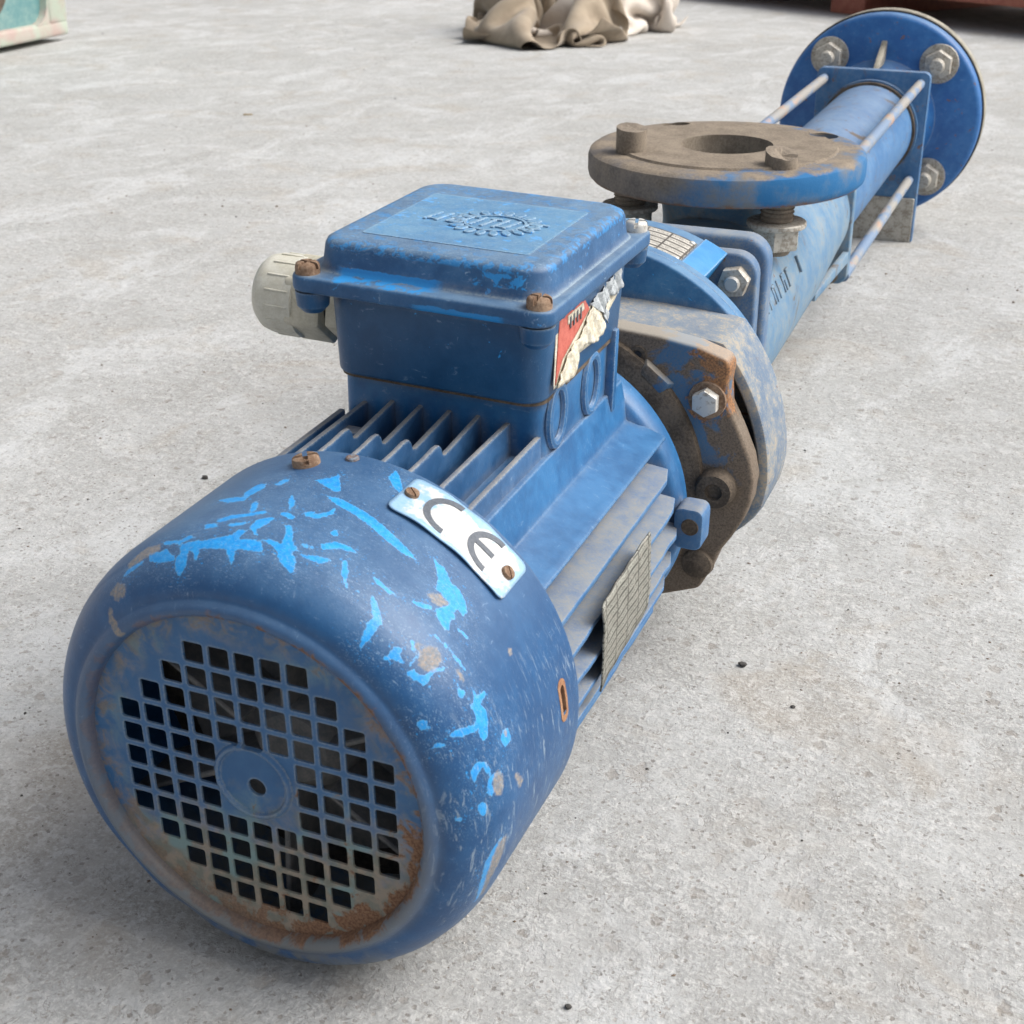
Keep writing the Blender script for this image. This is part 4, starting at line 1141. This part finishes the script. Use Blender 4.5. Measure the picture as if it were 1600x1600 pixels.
hpl = part('pump_rating_plate', hp, M_HPLATE, root)
md = hpl.modifiers.new('thick', 'SOLIDIFY'); md.thickness = 0.8 * U; md.offset = 0
me_rv = from_bm('plate_rivet', scaled(lathe_bm([(0, 1.7), (0.7, 1.5), (1.1, 0.8), (1.2, 0)], 14, 'z')))
for a, y in ((67.8, 366), (67.8, 397), (86, 366), (86, 397)):
    t = math.radians(a)
    link('plate_rivet', me_rv, M_STEEL, hpl, place((99.6 * math.cos(t), y, 99.6 * math.sin(t)), (math.cos(t), 0, math.sin(t))))

# ------------------------------------------------------------------ pump casing
plate1 = part('front_clamp_plate', prism_bm(rrect(-70.5, 70.5, -72, 84.5, 13, 7), 413, 424, 'y', 1.8, 3), M_PLATE, root)
me_nt = from_bm('plate_nut', scaled(hex_bm(8.9, 7.5, 1.3, 0.2)), 30)
me_th = from_bm('stud_end', scaled(lathe_bm([(0, 4.4), (9.4, 4.4), (10.2, 3.6), (10.2, 0)], 24, 'z')), 30)
for x, z in ((58.8, 69.5), (-58.8, 69.5), (58.8, -58), (-58.8, -58)):
    nt_ = link('plate_nut', me_nt, M_ZINC, plate1, place((x, 413.2, z), (0, -1, 0)))
    link('stud_end', me_th, M_STEEL, plate1, place((x, 413.2, z), (0, -1, 0)))
plate2 = part('casing_flange_plate', prism_bm(rrect(-73, 73, -76, 90, 15, 8), 428, 443, 'y', 3.0, 4), M_PLATE, root)
case = part('pump_casing', lathe_bm([(440, 0), (440, 60), (446, 62), (560, 61), (700, 58), (790, 53), (838, 51), (838, 0)], 72), M_CASE, root)
part('outlet_neck', lathe_bm([(20, 42), (52, 41), (60, 42), (70, 46), (79.5, 58), (79.5, 0)], 56, 'z', (0, 611, 0)), M_CASE, case)
for sx in (-1, 1):
    part('casing_rib', prism_bm([(700, -30), (838, -38), (838, -28), (700, -24)], sx * 48, sx * 53, 'x', 0.8), M_CASE, case)
plate3 = part('rear_clamp_plate', prism_bm(rrect(-53, 53, -57, 55, 9, 6), 838, 849, 'y', 1.5, 3), M_CASE, root)
for sx in (-1, 1):
    part('clamp_hole', lathe_bm([(837.2, 7.2), (836.8, 5.2), (837.6, 0)], 24, 'y', (sx * 38.5, 0, -50)), M_STUD, plate3)
# blurred raised casting marks on the side of the casing
letr = random.Random(5)
for k in range(7):
    y = 505 + k * 13.5 + (22 if k == 6 else 0)
    ang = math.radians(24)
    bm = bmesh.new()
    hgt = 12
    for (dy0, dy1, dz0, dz1) in [(0, 2.0, 0, hgt), (0, 7, letr.choice((0, 5, 10)), 0)][:1 if k == 6 else 2]:
        if dz1 == 0: dz1 = dz0 + 2.2
        join_bm(bm, box_bm(60.0, 61.9, y + dy0, y + dy1, dz0 - hgt / 2, dz1 - hgt / 2, 0.4, 1))
    if k % 2 == 0 and k != 6: join_bm(bm, box_bm(60.0, 61.9, y + 5.4, y + 7.4, -hgt / 2, hgt * (0.5 if k % 4 else 0.1), 0.4, 1))
    part('cast_letter', bm, M_CASE, case, rotY(-math.degrees(ang)))

# outlet flange
OF = (0, 611, 0)
ofl_bm = lathe_bm([(79, 0), (79, 86), (79.8, 90.5), (82, 92.6), (85, 93.3), (94.5, 93.3), (97.6, 92.2), (99.4, 89.5), (99.8, 86), (99.8, 74.2), (101.3, 73.0), (101.3, 0)], 128, 'z', OF)
ofl_me = from_bm('outlet_flange', ofl_bm)
cut = lathe_bm([(60, 0), (60, 31), (120, 31), (120, 0)], 72, 'z', OF)
for (x, y) in ((54, 667), (-52.5, 671)):
    join_bm(cut, lathe_bm([(60, 0), (60, 10.5), (120, 10.5), (120, 0)], 32, 'z', (x, y, 0)))
ofl_me = boolean(ofl_me, from_bm('c', cut))
bmo = bmesh.new(); bmo.from_mesh(ofl_me)
outlet = link('outlet_flange', from_bm('outlet_flange', scaled(bmo), 32, False), M_TOPFL, root)
part('outlet_bore', lathe_bm([(98, 31.2), (60, 30.6), (30, 30), (30, 0)], 56, 'z', OF), M_GRIME, outlet)
def broken_stud(r, ztop, seed, rough):
    rr_ = random.Random(seed)
    bm = lathe_bm([(44, 0), (44, r * 0.9), (46, r), (98, r)], 28, 'z')
    top = [v for v in bm.verts if abs(v.co.z - 98) < 1e-6]
    c0 = bm.verts.new((rr_.uniform(-2, 2), rr_.uniform(-2, 2), ztop - rough * 0.4))
    top.sort(key=lambda v: math.atan2(v.co.y, v.co.x))
    ring_ = []
    for v in top:
        a = math.atan2(v.co.y, v.co.x)
        z = ztop + rough * 0.5 * math.cos(a - 2.4) + rr_.uniform(-1, 1) * rough * 0.10
        ring_.append(bm.verts.new((v.co.x, v.co.y, z)))
    n = len(top)
    inner = [bm.verts.new((v.co.x * 0.5, v.co.y * 0.5, v.co.z + rr_.uniform(-0.6, 0.3) * rough * 0.25)) for v in ring_]
    for i in range(n):
        j = (i + 1) % n
        bm.faces.new((top[i], top[j], ring_[j], ring_[i]))
        bm.faces.new((ring_[i], ring_[j], inner[j], inner[i]))
        bm.faces.new((inner[i], inner[j], c0))
    return bm
# threads on the lower length of a stud
def thread_bm(r, z0, z1, pitch):
    pr = []
    z = z0
    while z < z1:
        pr += [(z, r * 0.92), (z + pitch * 0.5, r * 1.06)]
        z += pitch
    return lathe_bm(pr, 28, 'z')
me_onut = from_bm('stud_nut', scaled(hex_bm(16.5, 14, 1.8, 0.35)), 30)
me_owash = from_bm('stud_washer', scaled(lathe_bm([(0, 0), (0, 18.6), (0.8, 19.2), (3.0, 19.2), (3.6, 18.6), (3.6, 0)], 40, 'z')), 30)
for (x, y, zt, sd_, rgh) in ((-54.5, 571, 116, 2, 2.6), (48, 562, 109, 11, 5.5)):
    part('broken_stud', broken_stud(10.2, zt, sd_, rgh), M_STUD, outlet, Matrix.Translation((x, y, 0)))
    part('stud_thread', thread_bm(10.4, 60, 80, 2.6), M_STUD, outlet, Matrix.Translation((x, y, 0)))
    link('stud_washer', me_owash, M_ZINC, outlet, place((x, y, 62), (0, 0, 1)))
    link('stud_nut', me_onut, M_ZINC, outlet, place((x, y, 62), (0, 0, -1)))

# stator tube, tie rods, end plate and end flange
tube = part('stator_tube', lathe_bm([(846, 0), (846, 47.5), (1216, 47.5), (1216, 52), (1224, 52), (1224, 0)], 72, 'y', (0, 0, -2)), M_TUBE, root)
part('tube_collar', lathe_bm([(1211, 47.4), (1211, 50.2), (1215.8, 50.2)], 64, 'y', (0, 0, -2)), M_GRIME, tube)
rod_bm = lathe_bm([(0, 0), (0, 4.9), (375, 4.9), (375, 0)], 20, 'z')
me_rod = from_bm('tie_rod', scaled(rod_bm), 40)
for x, z in ((49, 47.5), (-51, 48), (48.5, -52.5), (-51, -52.5)):
    link('tie_rod', me_rod, M_ROD, root, place((x, 848, z), (0, 1, 0)) @ Matrix.Rotation(rnd.uniform(0, 6), 4, 'Z'))
eo = [(-58.8, -119.8), (58.8, -119.8), (58.8, 52)] + [(58.8 - 7 + 7 * math.cos(t), 52 + 7 * math.sin(t)) for t in np.linspace(0, PI / 2, 6)][1:] + [(-58.8 + 7 + 7 * math.cos(t), 52.5 + 7 * math.sin(t)) for t in np.linspace(PI / 2, PI, 6)]
endp = part('end_foot_plate', prism_bm(eo, 1224, 1234, 'y', 1.2, 2), M_TUBE, root)
part('foot_pad', prism_bm([(-57, -119.6), (57, -119.6), (57, -72), (-57, -72)], 1222.2, 1224.4, 'y', 0.4, 1), M_GREYSTEEL, endp)
efl = part('end_flange', lathe_bm([(1230, 52), (1262, 54), (1276, 62), (1279, 70), (1279, 104), (1281, 107.5), (1284, 109), (1296, 109), (1296, 0)], 128), M_DISC, root)
part('flange_gusset', prism_bm([(1234, 58), (1280, 58), (1280, 82)], -3, 3, 'x', 0.8), M_CREAM, efl)
part('flange_gasket', lathe_bm([(1296, 0), (1296, 110.5), (1299.5, 110.5), (1299.5, 0)], 128), M_RUBBER, efl)
part('blank_flange', lathe_bm([(1299.5, 0), (1299.5, 109), (1301, 111), (1316, 111), (1317, 110), (1317, 0)], 128), M_CREAM, efl)
me_ew = from_bm('flange_washer', scaled(lathe_bm([(0, 0), (0, 20.5), (3.6, 20.2), (3.6, 0)], 40, 'z')), 30)
me_en = from_bm('flange_nut', scaled(hex_bm(15.5, 13, 2.0, 0.5)), 30)
me_es = from_bm('flange_stud', scaled(lathe_bm([(0, 8), (22, 8), (23.5, 6.6), (23.5, 0)], 28, 'z')), 30)
for x, z in ((59.5, 60.5), (-57, 63), (60, -59.5), (-57, -59.5)):
    link('flange_washer', me_ew, M_ZINC, efl, place((x, 1279, z), (0, -1, 0)))
    link('flange_nut', me_en, M_ZINC, efl, place((x, 1275.6, z), (0, -1, 0)))
    link('flange_stud', me_es, M_ZINC, efl, place((x, 1276, z), (0, -1, 0)))

# ------------------------------------------------------------------ things on the floor behind
def tag(o, label, cat, group=None):
    o['label'] = label; o['category'] = cat
    if group: o['group'] = group
    return o

# crumpled rag: folded pleats radiating over a heap
def cloth_mat(name, a, c):
    b = NB(name)
    v = b.obj()
    n = b.noise(v, 0.012, 5, 0.6); f = b.noise(v, 0.3, 4, 0.6)
    col = b.mix(b.step(n, 0.35, 0.65), a, c)
    b.p.inputs['Sheen Weight'].default_value = 0.2
    return b.out(col, 0.95, 0.0, b.bump(b.add(f, n), 0.3, 1.5), 0.15)
M_RAG = cloth_mat('tan_cloth', (0.25, 0.20, 0.145), (0.36, 0.295, 0.22))
M_RAG2 = cloth_mat('pale_cloth', (0.52, 0.46, 0.40), (0.66, 0.60, 0.53))

def crumple(name, size, squeeze, h, seed, mat, parent, loc, rot, n=64, steps=110):
    """a square of cloth pushed together until it buckles, then left to settle on the floor"""
    r = np.random.default_rng(seed)
    w, d = size
    gx, gy = np.meshgrid(np.linspace(-w / 2, w / 2, n), np.linspace(-d / 2, d / 2, n), indexing='ij')
    rest = np.stack([gx, gy, np.zeros_like(gx)], -1)
    def smooth(k):
        f = np.zeros((n, n))
        for _ in range(k):
            a, fx, fy, p0 = r.uniform(.4, 1), r.uniform(-9, 9), r.uniform(-9, 9), r.uniform(0, 6.28)
            f += a * np.sin(fx * gx / w + fy * gy / d + p0)
        return f / math.sqrt(k)
    Pn = rest.copy()
    Pn[..., 0] = gx * squeeze[0] + 0.018 * smooth(7)
    Pn[..., 1] = gy * squeeze[1] + 0.018 * smooth(7)
    rad = np.clip(1 - (gx / w * 2) ** 2 * 0.9 - (gy / d * 2) ** 2 * 0.9, 0, 1)
    Pn[..., 2] = h * (0.35 + 0.65 * rad) * (0.6 + 0.35 * smooth(9)) + 0.01
    V_ = np.zeros_like(Pn)
    sx, sy = w / (n - 1), d / (n - 1)
    cons = []
    for di, dj, st in ((1, 0, 1.0), (0, 1, 1.0), (1, 1, .6), (1, -1, .6), (2, 0, .30), (0, 2, .30), (4, 0, .08), (0, 4, .08)):
        cons.append((di, dj, math.hypot(di * sx, dj * sy), st))
    for it in range(steps):
        V_ = V_ * 0.94; V_[..., 2] -= 0.00005
        Q = Pn + V_
        for _ in range(3):
            acc = np.zeros_like(Q); cnt = np.zeros((n, n, 1))
            for di, dj, L0, st in cons:
                A = (slice(0, n - di), slice(max(0, -dj), n - max(0, dj)))
                B = (slice(di, n), slice(max(0, dj), n + min(0, dj)))
                dv = Q[B] - Q[A]
                ln = np.linalg.norm(dv, axis=-1, keepdims=True) + 1e-9
                c = dv * ((ln - L0) / ln) * (0.5 * st)
                acc[A] += c; acc[B] -= c; cnt[A] += st; cnt[B] += st
            Q = Q + acc / np.maximum(cnt, 1e-6) * 1.6
            lo = Q[..., 2] < 0.003
            Q[..., 2] = np.where(lo, 0.003, Q[..., 2])
        V_ = Q - Pn
        V_[lo] *= 0.35
        Pn = Q
    Pn[..., 2] = np.maximum(Pn[..., 2] * 1.05, 0.002)
    Pn[..., 2] -= Pn[..., 2].min() - 0.0015
    F = [(i * n + j, (i + 1) * n + j, (i + 1) * n + j + 1, i * n + j + 1) for i in range(n - 1) for j in range(n - 1)]
    me = mesh_np(name, Pn.reshape(-1, 3), F, 180)
    ob = link(name, me, mat, parent)
    ob.location = loc; ob.rotation_euler = (0, 0, rot)
    md = ob.modifiers.new('thick', 'SOLIDIFY'); md.thickness = 0.0022; md.offset = 1
    md2 = ob.modifiers.new('soft', 'SUBSURF'); md2.levels = 1; md2.render_levels = 1
    return ob
rag = bpy.data.objects.new('crumpled_rag', None); COL.objects.link(rag)
rag.location = (-0.80, 2.30, 0); rag.empty_display_size = 0.05
tag(rag, 'crumpled tan and cream rag lying on the floor behind the pump', 'rag')
crumple('tan_cloth', (0.62, 0.66), (0.29, 0.42), 0.24, 5, M_RAG, rag, (-0.02, 0.06, 0), 0.35)
crumple('cream_cloth', (0.42, 0.60), (0.25, 0.48), 0.20, 8, M_RAG2, rag, (0.065, 0.17, 0), -0.3)

# painted machine housing at the left edge
def peel_mat():
    b = NB('peeling_teal_and_red_paint')
    v = b.obj()
    n = b.noise(v, 0.010, 4, 0.55); n2 = b.noise(b.obj((1, 1, 1), (50, 7, 3)), 0.012, 4, 0.55); f = b.noise(v, 0.2, 5, 0.6)
    col = b.mix(b.step(n, 0.44, 0.56), (0.40, 0.45, 0.37), (0.42, 0.40, 0.35))
    col = b.mix(b.mul(b.step(n2, 0.48, 0.66), 0.62), col, (0.42, 0.27, 0.24))
    return b.out(col, 0.6, 0.0, b.bump(f, 0.2, 1.0))
M_PEEL = peel_mat()
M_TEAL = plain('teal_paint', (0.11, 0.255, 0.265), (0.22, 0.345, 0.33), 0.5, 0.03)
mach = bpy.data.objects.new('machine_housing', None); COL.objects.link(mach)
mach.location = (-1.609, 1.93, 0)
mach.rotation_euler = (0, 0, math.radians(8.9))
tag(mach, 'weathered pale green and red painted machine housing at the left edge of the floor', 'machine')
def mpart(name, bm, mat, par):
    return link(name, from_bm(name, bm), mat, par)
mb = mpart('housing_body', box_bm(-0.40, -0.014, -0.70, -0.004, 0.016, 0.34, 0.01, 3), M_TEAL, mach)
mpart('bottom_rail', box_bm(-0.402, 0.0, -0.702, 0.0, 0.010, 0.036, 0.006, 3), M_PEEL, mach)
mpart('end_post', box_bm(-0.401, 0.001, -0.062, 0.001, 0.030, 0.341, 0.008, 3), M_PEEL, mach)
fil = [(-0.062, 0.034), (-0.062, 0.085), (-0.066, 0.062), (-0.074, 0.048), (-0.088, 0.039), (-0.11, 0.034)]
mpart('corner_fillet', prism_bm(fil, -0.02, -0.0005, 'x', 0.0), M_PEEL, mach)
mpart('round_port', lathe_bm([(-0.016, 0), (-0.016, 0.10), (-0.004, 0.10), (-0.002, 0.096), (-0.002, 0.0)], 48, 'x', (0, -0.262, 0.15)), M_GRIME, mach)
for y in (-0.6, -0.1):
    mpart('pad', box_bm(-0.36, -0.2, y - 0.04, y + 0.04, 0.0, 0.018, 0.002), M_RUBBER, mach)

# red steel skid with a pale board on it, top right
skid = bpy.data.objects.new('red_skid', None); COL.objects.link(skid)
A_, B_ = Vector((-0.558, 3.078, 0)), Vector((0.021, 2.698, 0))
dirv = (B_ - A_).normalized()
skid.location = A_
skid.rotation_euler = (0, 0, math.atan2(dirv.y, dirv.x))
tag(skid, 'red painted steel skid under a pale board at the top right edge', 'skid')
M_SKID = plain('red_oxide_paint', (0.26, 0.075, 0.05), (0.36, 0.13, 0.085), 0.6, 0.05)
M_BOARD = plain('pale_board', (0.50, 0.43, 0.40), (0.60, 0.54, 0.50), 0.7, 0.05)
mpart('beam', box_bm(-1.2, 1.4, 0.0, 0.10, 0.05, 0.083, 0.004, 2), M_SKID, skid)
mpart('board', box_bm(-1.2, 1.4, 0.004, 0.6, 0.0835, 0.11, 0.003, 2), M_BOARD, skid)
mpart('beam', box_bm(-1.2, 1.4, 0.45, 0.55, 0.05, 0.083, 0.004, 2), M_SKID, skid)
for x in (-1.0, 0.2, 1.2):
    mpart('skid_foot', box_bm(x - 0.05, x + 0.05, 0.03, 0.53, 0.0, 0.0505, 0.003), M_SKID, skid)

# ------------------------------------------------------------------ grit, pebbles and straw on the floor
def stone_mesh(name, s, seed, flat=0.6):
    r = random.Random(seed)
    bm = bmesh.new()
    bmesh.ops.create_icosphere(bm, subdivisions=2, radius=s)
    for v in bm.verts:
        k = 1 + r.uniform(-0.22, 0.22)
        v.co = Vector((v.co.x * k * 1.15, v.co.y * k, v.co.z * k * flat))
    zmin = min(v.co.z for v in bm.verts)
    bmesh.ops.translate(bm, verts=bm.verts, vec=(0, 0, -zmin - s * 0.08))
    return from_bm(name, bm, 30)
M_PEB = plain('dark_stone', (0.035, 0.033, 0.03), (0.07, 0.065, 0.06), 0.8, 1.0)
M_PEB2 = plain('brown_stone', (0.12, 0.085, 0.06), (0.22, 0.17, 0.13), 0.85, 1.0)
for (x, y, s, m_, lb) in ((0.0850, 0.2280, 0.0017, M_PEB, 'black pebble on the bare floor to the right of the finned motor'),
                          (0.1110, 0.2050, 0.0009, M_PEB, 'tiny dark pebble in front and right of the larger black pebble'),
                          (0.0850, 0.0220, 0.0010, M_PEB, 'small dark pebble at the bottom edge below the fan cowl'),
                          (-0.2290, 0.3060, 0.0016, M_PEB, 'dark chip of stone on the floor left of the cable gland')):
    o = link('pebble', stone_mesh('pebble', s, int(abs(x) * 1e4)), m_)
    o.location = (x, y, 0)
    tag(o, lb, 'pebble', 'loose pebbles')

def grit():
    r = np.random.default_rng(11)
    base = np.array([(1, 0, 0), (-1, 0, 0), (0, 1, 0), (0, -1, 0), (0, 0, 1), (0, 0, -.4)], float)
    faces = [(0, 2, 4), (2, 1, 4), (1, 3, 4), (3, 0, 4), (2, 0, 5), (1, 2, 5), (3, 1, 5), (0, 3, 5)]
    N = 5200
    V, F, mi = [], [], []
    for i in range(N):
        if i < 4500:
            y = r.uniform(-0.06, 0.9); x = r.uniform(-0.75, 0.62)
        else:
            y = r.uniform(0.8, 2.6); x = r.uniform(-1.7, 0.6)
        s = 0.00025 + 0.0006 * r.random() ** 4
        if y > 0.8: s *= 1.8
        a = r.uniform(0, 6.28)
        c, q = math.cos(a), math.sin(a)
        b = base * (s * (1 + r.uniform(-.3, .5, (6, 1)))) * np.array([1.2, 0.9, 0.6])
        P_ = np.c_[b[:, 0] * c - b[:, 1] * q + x, b[:, 0] * q + b[:, 1] * c + y, b[:, 2] + s * 0.2]
        k = len(V) * 1
        V.extend(P_.tolist()); F.extend([tuple(j + k for j in f) for f in faces])
        t = r.random(); mi.extend([0 if t < .55 else (1 if t < .85 else 2)] * 8)
    me = bpy.data.meshes.new('floor_grit'); me.from_pydata(V, [], F)
    for m_ in (plain('pale_grit', (0.40, 0.38, 0.35), (0.55, 0.53, 0.5), 0.9, 1.0), M_PEB2, M_PEB): me.materials.append(m_)
    me.polygons.foreach_set('material_index', mi)
    me.update()
    o = bpy.data.objects.new('floor_grit', me); COL.objects.link(o)
    o['kind'] = 'stuff'; o['label'] = 'fine sandy grit scattered over the concrete floor'; o['category'] = 'grit'
grit()

M_STRAW = plain('dry_straw', (0.30, 0.22, 0.10), (0.42, 0.33, 0.18), 0.8, 0.5)
for (x, y, a, l, lb) in ((-0.849, 1.332, 0.5, 0.012, 'yellow straw scrap on the far floor left of the rag'),):
    pts = [(-l / 2, -0.0012), (l / 2, -0.0008), (l / 2, 0.0008), (-l / 2, 0.0012)]
    o = link('straw_scrap', from_bm('straw_scrap', prism_bm(pts, 0.0, 0.0015, 'z', 0.0003, 1)), M_STRAW)
    o.location = (x, y, 0.0002); o.rotation_euler = (0, 0, a)
    tag(o, lb, 'straw')
